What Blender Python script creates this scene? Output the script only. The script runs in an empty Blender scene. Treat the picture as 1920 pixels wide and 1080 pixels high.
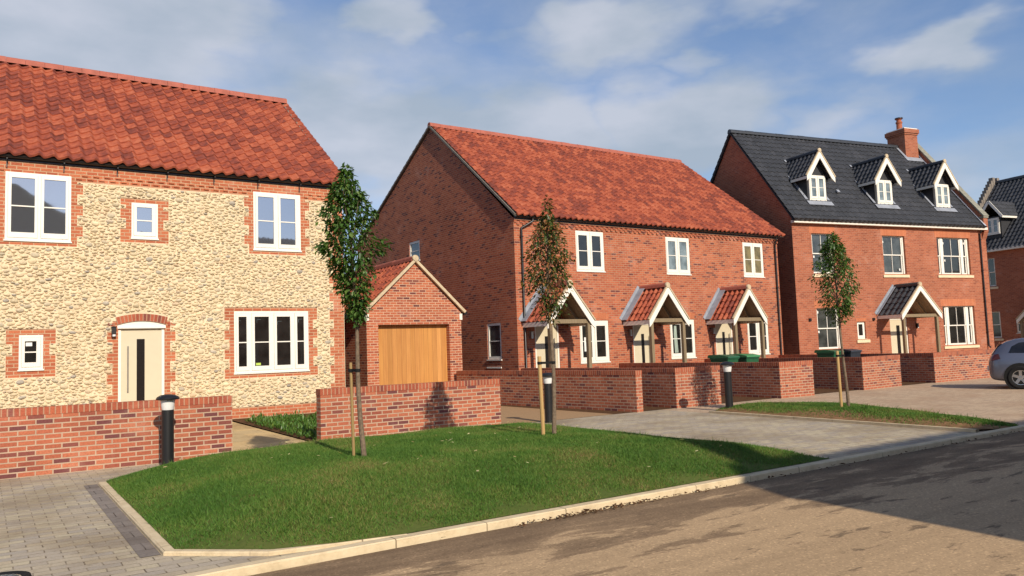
import bpy, bmesh, math, random
import numpy as np
from mathutils import Vector, Matrix
from math import radians, sin, cos, pi
random.seed(7); rng = np.random.default_rng(11)
S = bpy.context.scene; COL = S.collection

# ------------------------------------------------------------------ camera
cam = bpy.data.objects.new('camera', bpy.data.cameras.new('camera')); COL.objects.link(cam)
az, pitch, roll = radians(34.08), radians(4.509), radians(-2.028)
def hframe(v): return Vector((cos(az)*v[0]+sin(az)*v[1], -sin(az)*v[0]+cos(az)*v[1], v[2]))
fwd = Vector((0, cos(pitch), sin(pitch))); upv = Vector((0, -sin(pitch), cos(pitch))); rt = Vector((1, 0, 0))
r2 = cos(roll)*rt + sin(roll)*upv; u2 = -sin(roll)*rt + cos(roll)*upv
r2, u2, fwd = hframe(r2), hframe(u2), hframe(fwd)
cam.matrix_world = Matrix(((r2.x, u2.x, -fwd.x, 0), (r2.y, u2.y, -fwd.y, 0), (r2.z, u2.z, -fwd.z, 1.6), (0, 0, 0, 1)))
cam.data.sensor_width = 36; cam.data.lens = 36*1471/1920; cam.data.clip_start = .1; cam.data.clip_end = 3000
S.camera = cam
# ------------------------------------------------------------------ sun, sky
SUNV = Vector((.19, 1.68, -1.0)).normalized()
sun = bpy.data.objects.new('sun', bpy.data.lights.new('sun', 'SUN')); COL.objects.link(sun)
sun.data.energy = 4.2; sun.data.angle = radians(.55); sun.data.color = (1, .88, .72)
sun.rotation_euler = SUNV.to_track_quat('-Z', 'Y').to_euler()
W = bpy.data.worlds.new('World'); S.world = W; W.use_nodes = True
S.view_settings.view_transform = 'Standard'; S.view_settings.look = 'None'; S.view_settings.gamma = 1
S.view_settings.exposure = .25
S.render.engine = 'CYCLES'
nt = W.node_tree; N = nt.nodes; L = nt.links; N.clear()
def wn(t, **k):
    n = N.new(t)
    for a, b in k.items(): setattr(n, a, b)
    return n
sky = wn('ShaderNodeTexSky', sky_type='NISHITA', sun_disc=False, sun_elevation=radians(30.7), sun_rotation=pi+.11, altitude=0, air_density=1.0, dust_density=.6, ozone_density=1.6)
geo = wn('ShaderNodeTexCoord')
def mth(op, a, b=0.0, c=0.0):
    n = wn('ShaderNodeMath', operation=op)
    for i_, v_ in enumerate((a, b, c)):
        if isinstance(v_, bpy.types.NodeSocket): L.new(v_, n.inputs[i_])
        else: n.inputs[i_].default_value = v_
    return n.outputs[0]
sx = wn('ShaderNodeSeparateXYZ'); L.new(geo.outputs['Generated'], sx.inputs[0])
AZ = mth('MULTIPLY', mth('ARCTAN2', sx.outputs[0], sx.outputs[1]), 57.2958); EL = mth('MULTIPLY', mth('ARCSINE', sx.outputs[2]), 57.2958)
mp = wn('ShaderNodeMapping'); mp.inputs['Scale'].default_value = (2.4, 2.4, 5.6); mp.inputs['Location'].default_value = (.35, 1.9, .4)
L.new(geo.outputs['Generated'], mp.inputs[0])
n1 = wn('ShaderNodeTexNoise'); n1.inputs['Scale'].default_value = 2.0; n1.inputs['Detail'].default_value = 8; n1.inputs['Roughness'].default_value = .56; n1.inputs['Distortion'].default_value = .25
L.new(mp.outputs[0], n1.inputs[0])
nw = wn('ShaderNodeTexNoise'); nw.inputs['Scale'].default_value = 3.2; nw.inputs['Detail'].default_value = 4; L.new(mp.outputs[0], nw.inputs[0])
sw = wn('ShaderNodeSeparateColor'); L.new(nw.outputs[1], sw.inputs[0])
AZw = mth('MULTIPLY_ADD', mth('SUBTRACT', sw.outputs[0], .5), 16.0, AZ); ELw = mth('MULTIPLY_ADD', mth('SUBTRACT', sw.outputs[1], .5), 7.0, EL)
# soft banks of cloud: azimuth, elevation, widths, thickness
banks = [(2, 20, 11, 6, 1.0), (13, 23, 6, 2.4, .72), (26.6, 23.6, 3.4, 2, .85), (22, 15.5, 8, 3.8, 1.05), (34, 15.5, 8, 3, 1.05), (42, 21.6, 6.5, 1.9, .85), (47, 15.5, 6, 3, .95), (50, 19.8, 2.4, 1.1, .5),
         (35, 22.3, 3, 1.2, .4), (63.5, 18.0, 3, 1.1, .78), (57, 14.4, 3.4, 1.2, .42), (53.5, 22.6, 3, .8, .42), (-8, 12, 12, 6, .7), (62, 11, 14, 2.5, .35), (20, 20, 30, 7, .30), (-60, 25, 30, 10, .5), (140, 30, 30, 12, .45), (200, 20, 25, 6, .5)]
acc = None
for a_, e_, sa, se, gn in banks:
    da = mth('MULTIPLY', mth('SUBTRACT', AZw, a_), 1/sa); de = mth('MULTIPLY', mth('SUBTRACT', ELw, e_), 1/se)
    q_ = mth('EXPONENT', mth('MULTIPLY', mth('ADD', mth('MULTIPLY', da, da), mth('MULTIPLY', de, de)), -.8)); q_ = mth('MULTIPLY', q_, gn)
    acc = q_ if acc is None else mth('MAXIMUM', acc, q_)
sm = wn('ShaderNodeMath', operation='MULTIPLY_ADD'); L.new(n1.outputs[0], sm.inputs[0]); sm.inputs[1].default_value = .95; L.new(mth('MULTIPLY_ADD', acc, 1.15, -.27), sm.inputs[2])
cr = wn('ShaderNodeValToRGB'); cr.color_ramp.interpolation = 'EASE'
cr.color_ramp.elements[0].position = .02; cr.color_ramp.elements[0].color = (0, 0, 0, 1)
cr.color_ramp.elements[1].position = .95; cr.color_ramp.elements[1].color = (.9, .9, .9, 1)
L.new(sm.outputs[0], cr.inputs[0])
n2 = wn('ShaderNodeTexNoise'); n2.inputs['Scale'].default_value = 2.6; n2.inputs['Detail'].default_value = 5
L.new(mp.outputs[0], n2.inputs[0])
cc = wn('ShaderNodeValToRGB')
cc.color_ramp.elements[0].position = .38; cc.color_ramp.elements[0].color = (3.4, 4.0, 4.75, 1)
cc.color_ramp.elements[1].position = .68; cc.color_ramp.elements[1].color = (4.9, 5.2, 5.9, 1)
L.new(n2.outputs[0], cc.inputs[0])
tint = wn('ShaderNodeMix', data_type='RGBA', blend_type='MULTIPLY'); tint.inputs[0].default_value = 1; tint.inputs[7].default_value = (.90, .98, 1.13, 1)
L.new(sky.outputs[0], tint.inputs[6])
mx = wn('ShaderNodeMix', data_type='RGBA')
L.new(cr.outputs[0], mx.inputs[0]); L.new(tint.outputs[2], mx.inputs[6]); L.new(cc.outputs[0], mx.inputs[7])
bg = wn('ShaderNodeBackground'); bg.inputs[1].default_value = .1
L.new(mx.outputs[2], bg.inputs[0]); wo = wn('ShaderNodeOutputWorld'); L.new(bg.outputs[0], wo.inputs[0])

# ------------------------------------------------------------------ materials
class NT:
    def __init__(s, name, rough=.8, spec=.3):
        s.m = bpy.data.materials.new(name); s.m.use_nodes = True; s.t = s.m.node_tree
        s.b = s.t.nodes['Principled BSDF']; s.b.inputs['Roughness'].default_value = rough; s.b.inputs['Specular IOR Level'].default_value = spec
    def n(s, t, ins=None, **k):
        n = s.t.nodes.new(t)
        for a, b in k.items(): setattr(n, a, b)
        for a, b in (ins or {}).items():
            if isinstance(b, bpy.types.NodeSocket): s.t.links.new(b, n.inputs[a])
            else: n.inputs[a].default_value = b
        return n
    def set(s, name, v):
        if isinstance(v, bpy.types.NodeSocket): s.t.links.new(v, s.b.inputs[name])
        else: s.b.inputs[name].default_value = v
    def uv(s): return s.n('ShaderNodeUVMap').outputs[0]
    def obj(s): return s.n('ShaderNodeTexCoord').outputs['Object']
    def noise(s, vec, scale, detail=4, rough=.55, dist=0):
        return s.n('ShaderNodeTexNoise', {'Vector': vec, 'Scale': scale, 'Detail': detail, 'Roughness': rough, 'Distortion': dist}).outputs[0]
    def ramp(s, f, stops, interp='LINEAR'):
        r = s.n('ShaderNodeValToRGB', {0: f}); e = r.color_ramp.elements; r.color_ramp.interpolation = interp
        while len(e) < len(stops): e.new(.5)
        for i, (p, c) in enumerate(stops):
            e[i].position = p; e[i].color = (*c, 1) if len(c) == 3 else c
        return r.outputs[0]
    def mix(s, f, a, b, mode='MIX'):
        m = s.n('ShaderNodeMix', data_type='RGBA', blend_type=mode)
        for i, v in ((0, f), (6, a), (7, b)):
            if isinstance(v, bpy.types.NodeSocket): s.t.links.new(v, m.inputs[i])
            else: m.inputs[i].default_value = v if i == 0 else ((*v, 1) if len(v) == 3 else v)
        return m.outputs[2]
    def math(s, op, a, b=0, c=0):
        return s.n('ShaderNodeMath', {0: a, 1: b, 2: c}, operation=op).outputs[0]
    def bump(s, h, strength=.5, dist=.01):
        s.set('Normal', s.n('ShaderNodeBump', {'Height': h, 'Strength': strength, 'Distance': dist}).outputs[0])
G3 = lambda v: (v, v, v)

def brick_mat(name, pal, mortar, row=.075, bw=.225, msize=.01, off=.5, bump=.6, var=.25):
    m = NT(name, .85, .25); uv = m.uv()
    bt = m.n('ShaderNodeTexBrick', {'Vector': uv, 'Color1': (0, 0, 0, 1), 'Color2': (1, 1, 1, 1), 'Mortar': (.5, .5, .5, 1), 'Scale': 1, 'Mortar Size': msize, 'Mortar Smooth': .15, 'Brick Width': bw, 'Row Height': row}, offset=off)
    col = m.ramp(bt.outputs[0], pal, 'CONSTANT')
    big = m.noise(uv, .55, 3); col = m.mix(1, col, m.ramp(big, [(.3, G3(.84)), (.7, G3(1.12))]), 'MULTIPLY')
    fine = m.noise(uv, 38, 3, .7); col = m.mix(1, col, m.ramp(fine, [(.25, G3(1-var)), (.75, G3(1+var))]), 'MULTIPLY')
    mc = m.mix(1, mortar, m.ramp(m.noise(uv, 3, 3), [(.3, G3(.85)), (.7, G3(1.1))]), 'MULTIPLY')
    bl = m.ramp(m.noise(uv, 1.1, 6, .68), [(.56, G3(0)), (.74, G3(.22))]); dk = m.ramp(m.noise(uv, 1.9, 6, .7, .4), [(.55, G3(0)), (.75, G3(.45))])
    fc = m.mix(bt.outputs[1], col, mc); fc = m.mix(bl, fc, (.60, .47, .38)); fc = m.mix(dk, fc, m.mix(1, fc, (.72, .68, .66), 'MULTIPLY')); m.set('Base Color', fc)
    h = m.math('MULTIPLY_ADD', bt.outputs[1], -1.0, m.math('MULTIPLY', fine, .35))
    m.bump(h, bump, .008); return m.m
PAL = [(0, (.40, .125, .066)), (.22, (.34, .10, .055)), (.40, (.43, .145, .078)), (.56, (.28, .08, .05)), (.68, (.39, .115, .062)), (.80, (.21, .065, .05)), (.90, (.15, .05, .048))]
PAL_T = [(0, (.42, .12, .058)), (.3, (.37, .10, .05)), (.55, (.45, .135, .065)), (.75, (.33, .085, .045)), (.87, (.20, .055, .04)), (.95, (.14, .045, .04))]
PAL_H = [(0, (.45, .135, .062)), (.3, (.42, .12, .056)), (.6, (.48, .15, .07)), (.85, (.38, .105, .05))]
MORT = (.50, .36, .25)
M = {}
M['brick_garden'] = brick_mat('garden wall brick', PAL, (.45, .32, .225))
M['brick_edge'] = brick_mat('brick on edge', [(0, (.36, .095, .05)), (.4, (.30, .075, .042)), (.7, (.40, .11, .055)), (.93, (.2, .06, .045))], (.42, .24, .15), row=50, bw=.0755, off=0)
M['brick_stone_house'] = brick_mat('soft red brick', PAL_H, (.52, .33, .2), row=.08)
M['brick_terrace'] = brick_mat('mixed red brick', PAL_T, (.41, .225, .14), row=.078)
M['brick_garage'] = brick_mat('garage red brick', PAL_T, (.55, .36, .24), row=.078)
M['brick_town'] = brick_mat('orange red brick', [(0, (.36, .112, .058)), (.35, (.32, .096, .05)), (.6, (.39, .125, .064)), (.9, (.27, .08, .044))], (.40, .20, .13), row=.078, msize=.009)
M['brick_arch'] = brick_mat('rubbed orange brick', [(0, (.5, .17, .08)), (.5, (.46, .15, .07))], (.48, .2, .11), row=50, bw=.0755, off=0, msize=.006)

def plain(name, col, rough=.5, spec=.3, var=.06, scale=6, metal=0, bump=0):
    m = NT(name, rough, spec); o = m.obj()
    f = m.noise(o, scale, 4)
    m.set('Base Color', m.mix(1, col, m.ramp(f, [(.3, G3(1-var)), (.7, G3(1+var))]), 'MULTIPLY')); m.set('Metallic', metal)
    if bump: m.bump(m.noise(o, scale*8, 4), bump, .004)
    return m.m
M['white'] = plain('white painted frame', (.80, .77, .68), .35, .4, .03)
M['white_shade'] = plain('white painted board', (.78, .74, .64), .45, .3, .05)
M['cream_door'] = plain('cream painted door', (.60, .53, .38), .4, .4, .02)
M['black_metal'] = plain('black metal', (.012, .012, .013), .4, .5, .1)
M['black_plastic'] = plain('black plastic', (.015, .013, .013), .35, .5, .1)
M['steel'] = plain('brushed steel', (.5, .46, .4), .3, .5, .05, metal=.8)
M['lead'] = plain('grey lead flashing', (.27, .29, .33), .55, .4, .18, 4)
M['mortar_cream'] = plain('cream mortar', (.52, .42, .28), .9, .2, .15, 9, bump=.4)
M['mortar_grey'] = plain('grey verge mortar', (.20, .18, .15), .9, .2, .2, 9, bump=.4)
M['stone_sill'] = plain('pale cast stone', (.72, .58, .38), .8, .25, .08, 5, bump=.2)
M['slate_cheek'] = plain('dark lead cheek', (.035, .036, .04), .6, .3, .15, 3)
M['dark_soffit'] = plain('dark soffit', (.02, .013, .01), .8, .2)
M['opal'] = plain('opal lens', (.72, .72, .70), .3, .5, .02)
M['bark'] = plain('grey brown bark', (.17, .125, .085), .9, .2, .35, 22, bump=.6)
M['tie'] = plain('black rubber tie', (.01, .01, .01), .7, .2)
M['sticker'] = plain('white label', (.75, .75, .7), .6, .2)
M['terracotta'] = plain('terracotta pot', (.36, .11, .055), .7, .3, .12)
M['bin_green'] = plain('green bin plastic', (.02, .10, .045), .45, .4, .1)
M['bin_dark'] = plain('dark bin plastic', (.03, .035, .045), .45, .4, .1)
M['bin_lid_green'] = plain('bright green lid', (.05, .22, .08), .45, .4, .1)
M['tyre'] = plain('tyre rubber', (.012, .012, .012), .8, .2, .2, 20)
M['alloy'] = plain('silver alloy', (.5, .5, .5), .25, .5, .05, metal=.9)
M['curtain'] = plain('curtain cloth', (.35, .42, .36), .9, .1)

def wood(name, a, b, sx=9, board=0, rough=.6):
    m = NT(name, rough, .3); uv = m.uv()
    mapp = m.n('ShaderNodeMapping', {0: uv, 'Scale': (sx, .35, 1)}).outputs[0]
    g = m.noise(mapp, 3.2, 6, .65, .4); col = m.ramp(g, [(.28, a), (.72, b)])
    if board:
        bt = m.n('ShaderNodeTexBrick', {'Vector': uv, 'Color1': (0, 0, 0, 1), 'Color2': (1, 1, 1, 1), 'Scale': 1, 'Mortar Size': .003, 'Mortar Smooth': .2, 'Brick Width': board, 'Row Height': 60}, offset=0)
        col = m.mix(1, col, m.ramp(bt.outputs[0], [(0, (.8, .74, .68)), (.3, (1.08, 1.02, .9)), (.6, (.92, .85, .8)), (1, (1.22, 1.2, 1.2))]), 'MULTIPLY')
        col = m.mix(m.math('MULTIPLY', bt.outputs[1], .75), col, (.12, .05, .015))
    m.set('Base Color', col); m.bump(g, .2, .003); return m.m
M['cedar'] = wood('golden cedar boards', (.42, .19, .055), (.54, .28, .085), 7, .155)
M['oak'] = wood('weathered oak', (.17, .125, .07), (.30, .23, .14), 14)
M['stake_wood'] = wood('pale stake wood', (.36, .22, .08), (.55, .36, .15), 20)
M['stake_old'] = wood('weathered stake wood', (.20, .13, .05), (.40, .27, .11), 20)
M['soffit_wood'] = wood('porch boarding', (.28, .22, .15), (.36, .29, .2), 10, .12)

def glass(name, base, rough=.03, ior=1.75, fleck=0):
    m = NT(name, rough, .5); m.b.inputs['IOR'].default_value = ior; o = m.obj()
    m.set('Base Color', m.mix(m.ramp(m.noise(o, 2.2, 3), [(.4, G3(0)), (.65, G3(1))]), base, tuple(c*.45 for c in base)))
    m.bump(m.noise(o, 1.3, 2), .02, .05); return m.m
M['glass'] = glass('window glass', (.022, .02, .018))
M['glass_grey'] = glass('window glass with grey room', (.07, .075, .07))
M['glass_net'] = glass('window glass with net curtain', (.20, .25, .26), .05, 1.8)
M['glass_blind'] = glass('window glass with ochre blind', (.22, .17, .06), .05, 1.6)
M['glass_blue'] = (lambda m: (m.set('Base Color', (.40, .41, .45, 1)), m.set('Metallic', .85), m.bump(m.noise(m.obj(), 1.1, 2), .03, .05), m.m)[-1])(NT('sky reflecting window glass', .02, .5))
M['car_glass'] = glass('car window glass', (.012, .012, .014), .04, 1.6)
def slotglass():
    m = NT('obscure black glass', .25, .5); m.set('Base Color', (.014, .011, .01, 1)); return m.m
M['slot'] = slotglass()

def tile_mat(name, ramp, rough=.75, spec=.25):
    m = NT(name, rough, spec); uv = m.uv()
    fl = m.n('ShaderNodeVectorMath', {0: uv}, operation='FLOOR').outputs[0]
    wn_ = m.n('ShaderNodeTexWhiteNoise', {'Vector': fl}, noise_dimensions='2D').outputs[0]
    patch = m.noise(uv, .35, 4, .6); loc = m.noise(uv, 2.2, 4, .6)
    f = m.math('ADD', m.math('MULTIPLY', wn_, .32), m.math('MULTIPLY_ADD', loc, .74, m.math('MULTIPLY', patch, .34)))
    col = m.ramp(f, ramp)
    fine = m.noise(uv, 18, 3, .7); col = m.mix(1, col, m.ramp(fine, [(.25, G3(.85)), (.75, G3(1.15))]), 'MULTIPLY')
    m.set('Base Color', col); m.bump(fine, .3, .004); return m.m
M['tile_red'] = tile_mat('red clay pantile', [(.45, (.15, .042, .030)), (.58, (.215, .054, .034)), (.70, (.31, .074, .039)), (.84, (.39, .104, .051)), (.97, (.44, .135, .07))])
M['tile_black'] = tile_mat('black glazed pantile', [(.4, (.026, .027, .030)), (.7, (.036, .038, .043)), (1, (.055, .056, .062))], .5, .5)
M['ridge_red'] = plain('clay ridge tile', (.36, .115, .08), .8, .25, .15, 5)
M['ridge_black'] = plain('black ridge tile', (.03, .034, .042), .45, .5, .15, 5)

def cobble_mats():
    m = NT('lime mortar', .95, .15); o = m.obj()
    m.set('Base Color', m.mix(1, (.72, .605, .42), m.ramp(m.noise(o, 2.2, 5), [(.3, (.86, .84, .8)), (.7, (1.08, 1.06, 1.04))]), 'MULTIPLY'))
    m.bump(m.noise(o, 30, 5, .7), .7, .02); M['lime'] = m.m
    m = NT('cobble stone', .75, .3); o = m.obj()
    r = m.n('ShaderNodeNewGeometry').outputs['Random Per Island']
    col = m.ramp(r, [(0, (.66, .53, .33)), (.22, (.57, .46, .29)), (.42, (.70, .57, .37)), (.62, (.55, .45, .29)), (.76, (.48, .41, .29)), (.84, (.64, .51, .33)), (.92, (.58, .43, .27)), (.97, (.42, .37, .29)), (1, (.33, .29, .24))], 'LINEAR')
    col = m.mix(1, col, m.ramp(m.noise(o, 9, 4), [(.3, G3(.84)), (.7, G3(1.14))]), 'MULTIPLY')
    m.set('Base Color', col); m.bump(m.noise(o, 25, 4), .3, .01); M['cobble'] = m.m
cobble_mats()

def ground_mats():
    m = NT('dry mud stained asphalt', .95, .12); o = m.obj()
    mp_ = m.n('ShaderNodeMapping', {0: o, 'Scale': (.45, 1.5, 1)}).outputs[0]
    a = m.noise(mp_, 1.3, 9, .68, .3); spots = m.noise(mp_, 3.4, 5, .65, .2)
    y = m.n('ShaderNodeSeparateXYZ', {0: o}).outputs[1]
    near = m.n('ShaderNodeMapRange', {0: y, 1: 4.0, 2: 6.1, 3: -.03, 4: .22}).outputs[0]
    f = m.math('ADD', a, near)
    dry = (.46, .32, .185); wet = (.19, .128, .078)
    col = m.mix(m.ramp(f, [(.575, G3(0)), (.605, G3(.6)), (.66, G3(.8)), (.8, G3(1))]), dry, wet)
    col = m.mix(m.ramp(spots, [(.60, G3(0)), (.66, G3(.8))]), col, (.15, .105, .068))
    fine = m.noise(o, 55, 4, .75)
    col = m.mix(1, col, m.ramp(fine, [(.3, G3(.82)), (.7, G3(1.14))]), 'MULTIPLY')
    st_ = m.n('ShaderNodeTexVoronoi', {'Vector': o, 'Scale': 62}).outputs[1]
    sg = m.n('ShaderNodeSeparateColor', {0: st_}).outputs[0]
    col = m.mix(1, col, m.ramp(sg, [(0, G3(.72)), (.12, G3(.95)), (.85, G3(1.0)), (1, G3(1.35))]), 'MULTIPLY')
    trk = m.noise(m.n('ShaderNodeMapping', {0: o, 'Scale': (.06, 2.2, 1)}).outputs[0], 1.4, 5, .6)
    col = m.mix(1, col, m.ramp(trk, [(.35, G3(.88)), (.6, G3(1.06))]), 'MULTIPLY')
    m.set('Base Color', col); m.bump(m.noise(o, 90, 3, .7), .6, .01); M['road'] = m.m
    def pav(name, pal, bw, row, mort, dirt):
        m = NT(name, .9, .18); o = m.obj()
        dist = m.n('ShaderNodeTexNoise', {'Vector': o, 'Scale': 3.0, 'Detail': 2}).outputs[1]
        w_ = m.n('ShaderNodeVectorMath', {0: o, 1: m.n('ShaderNodeVectorMath', {0: dist, 'Scale': .02}, operation='SCALE').outputs[0]}, operation='ADD').outputs[0]
        bt = m.n('ShaderNodeTexBrick', {'Vector': w_, 'Color1': (0, 0, 0, 1), 'Color2': (1, 1, 1, 1), 'Scale': 1, 'Mortar Size': .006, 'Mortar Smooth': .4, 'Brick Width': bw, 'Row Height': row}, offset=.5)
        col = m.ramp(bt.outputs[0], pal, 'CONSTANT')
        mo = m.noise(o, 9, 3, .6)
        col = m.mix(m.math('MULTIPLY', bt.outputs[1], m.ramp(mo, [(.42, G3(.25)), (.6, G3(1))])), col, mort)
        col = m.mix(m.ramp(m.noise(o, .7, 5, .65), [(.44, G3(0)), (.64, G3(.6))]), col, dirt)
        col = m.mix(m.ramp(m.noise(o, 4.5, 5, .7), [(.58, G3(0)), (.7, G3(.5))]), col, dirt)
        col = m.mix(1, col, m.ramp(m.noise(o, 45, 3, .7), [(.3, G3(.86)), (.7, G3(1.12))]), 'MULTIPLY')
        m.set('Base Color', col); m.bump(m.math('MULTIPLY', bt.outputs[1], -1), .6, .01); return m.m
    M['paving'] = pav('grey block paving', [(0, (.46, .39, .285)), (.25, (.42, .36, .28)), (.5, (.50, .43, .30)), (.7, (.39, .34, .275)), (.85, (.47, .39, .27))], .24, .12, (.13, .10, .065), (.24, .18, .11))
    M['forecourt'] = pav('pale brown block paving', [(0, (.49, .365, .25)), (.3, (.45, .335, .23)), (.6, (.53, .40, .27))], .2, .1, (.2, .14, .09), (.38, .25, .16))
    M['sandstone'] = pav('sandstone flags', [(0, (.58, .42, .21)), (.4, (.62, .46, .24)), (.7, (.52, .39, .21))], .9, .6, (.2, .14, .08), (.3, .2, .1))
    M['drive'] = plain('brown tarmac drive', (.36, .235, .13), .95, .1, .12, 30, bump=.4)
    M['channel'] = pav('grey channel stone', [(0, (.23, .20, .175)), (.5, (.26, .225, .195))], .6, .3, (.05, .04, .03), (.11, .085, .065))
    M['soil'] = plain('brown soil', (.10, .052, .026), .95, .1, .4, 12, bump=.8)
    m = NT('pale concrete kerb', .9, .2); o = m.obj()
    bt = m.n('ShaderNodeTexBrick', {'Vector': m.uv(), 'Color1': G3(0)+(1,), 'Color2': G3(1)+(1,), 'Scale': 1, 'Mortar Size': .007, 'Brick Width': .914, 'Row Height': 50}, offset=0)
    col = m.ramp(m.noise(o, 5, 6, .7), [(.25, (.46, .36, .22)), (.5, (.62, .50, .32)), (.75, (.68, .57, .38))])
    col = m.mix(m.math('MULTIPLY', bt.outputs[1], m.ramp(m.noise(o, .8, 1), [(.45, G3(.05)), (.55, G3(.8))])), col, (.14, .10, .06))
    m.set('Base Color', col); m.bump(m.noise(o, 35, 4), .5, .01); M['kerb'] = m.m
    m = NT('turf soil', .95, .1); o = m.obj()
    col = m.ramp(m.noise(o, 1.6, 6, .65), [(.35, (.07, .10, .022)), (.58, (.10, .12, .03)), (.72, (.17, .11, .045))])
    m.set('Base Color', col); m.bump(m.noise(o, 20, 4), .6, .02); M['turf'] = m.m
    m = NT('grass blade', .6, .25); o = m.obj()
    r = m.n('ShaderNodeNewGeometry').outputs['Random Per Island']
    pt = m.noise(o, .9, 5, .6); f = m.math('ADD', m.math('MULTIPLY', r, .34), m.math('MULTIPLY_ADD', pt, 1.1, -.16))
    col = m.ramp(f, [(.36, (.062, .145, .022)), (.50, (.09, .19, .028)), (.66, (.13, .22, .036)), (.76, (.21, .215, .06)), (.90, (.30, .21, .085))])
    m.set('Base Color', col); tr = m.n('ShaderNodeBsdfTranslucent', {0: col}); ms = m.n('ShaderNodeMixShader', {0: .25, 1: m.b.outputs[0], 2: tr.outputs[0]})
    m.t.links.new(ms.outputs[0], m.t.nodes['Material Output'].inputs[0]); M['grass'] = m.m
ground_mats()
def leaf_mat(name, pal):
    m = NT(name, .42, .45); r = m.n('ShaderNodeNewGeometry').outputs['Random Per Island']
    col = m.ramp(r, pal); m.set('Base Color', col)
    tr = m.n('ShaderNodeBsdfTranslucent', {0: m.mix(1, col, (1.3, 1.4, .7), 'MULTIPLY')}); ms = m.n('ShaderNodeMixShader', {0: .28, 1: m.b.outputs[0], 2: tr.outputs[0]})
    m.t.links.new(ms.outputs[0], m.t.nodes['Material Output'].inputs[0]); return m.m
M['leaf'] = leaf_mat('dark green leaf', [(0, (.032, .08, .014)), (.4, (.052, .12, .02)), (.75, (.085, .165, .03)), (1, (.15, .22, .05))])
M['leaf_mid'] = leaf_mat('mid green leaf', [(0, (.035, .085, .014)), (.5, (.065, .135, .022)), (.85, (.10, .18, .035)), (1, (.16, .22, .05))])
M['leaf_autumn'] = leaf_mat('turning leaf', [(0, (.035, .075, .018)), (.4, (.06, .10, .02)), (.62, (.14, .12, .03)), (.8, (.26, .11, .035)), (1, (.38, .18, .06))])
M['leaf_fallen'] = leaf_mat('fallen leaf', [(0, (.75, .66, .36)), (1, (.50, .36, .14))])
M['weed'] = leaf_mat('weed leaf', [(0, (.05, .12, .02)), (.6, (.09, .19, .03)), (1, (.15, .24, .05))])
M['hill'] = plain('wooded hill', (.055, .06, .04), .95, .1, .4, .05)

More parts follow.
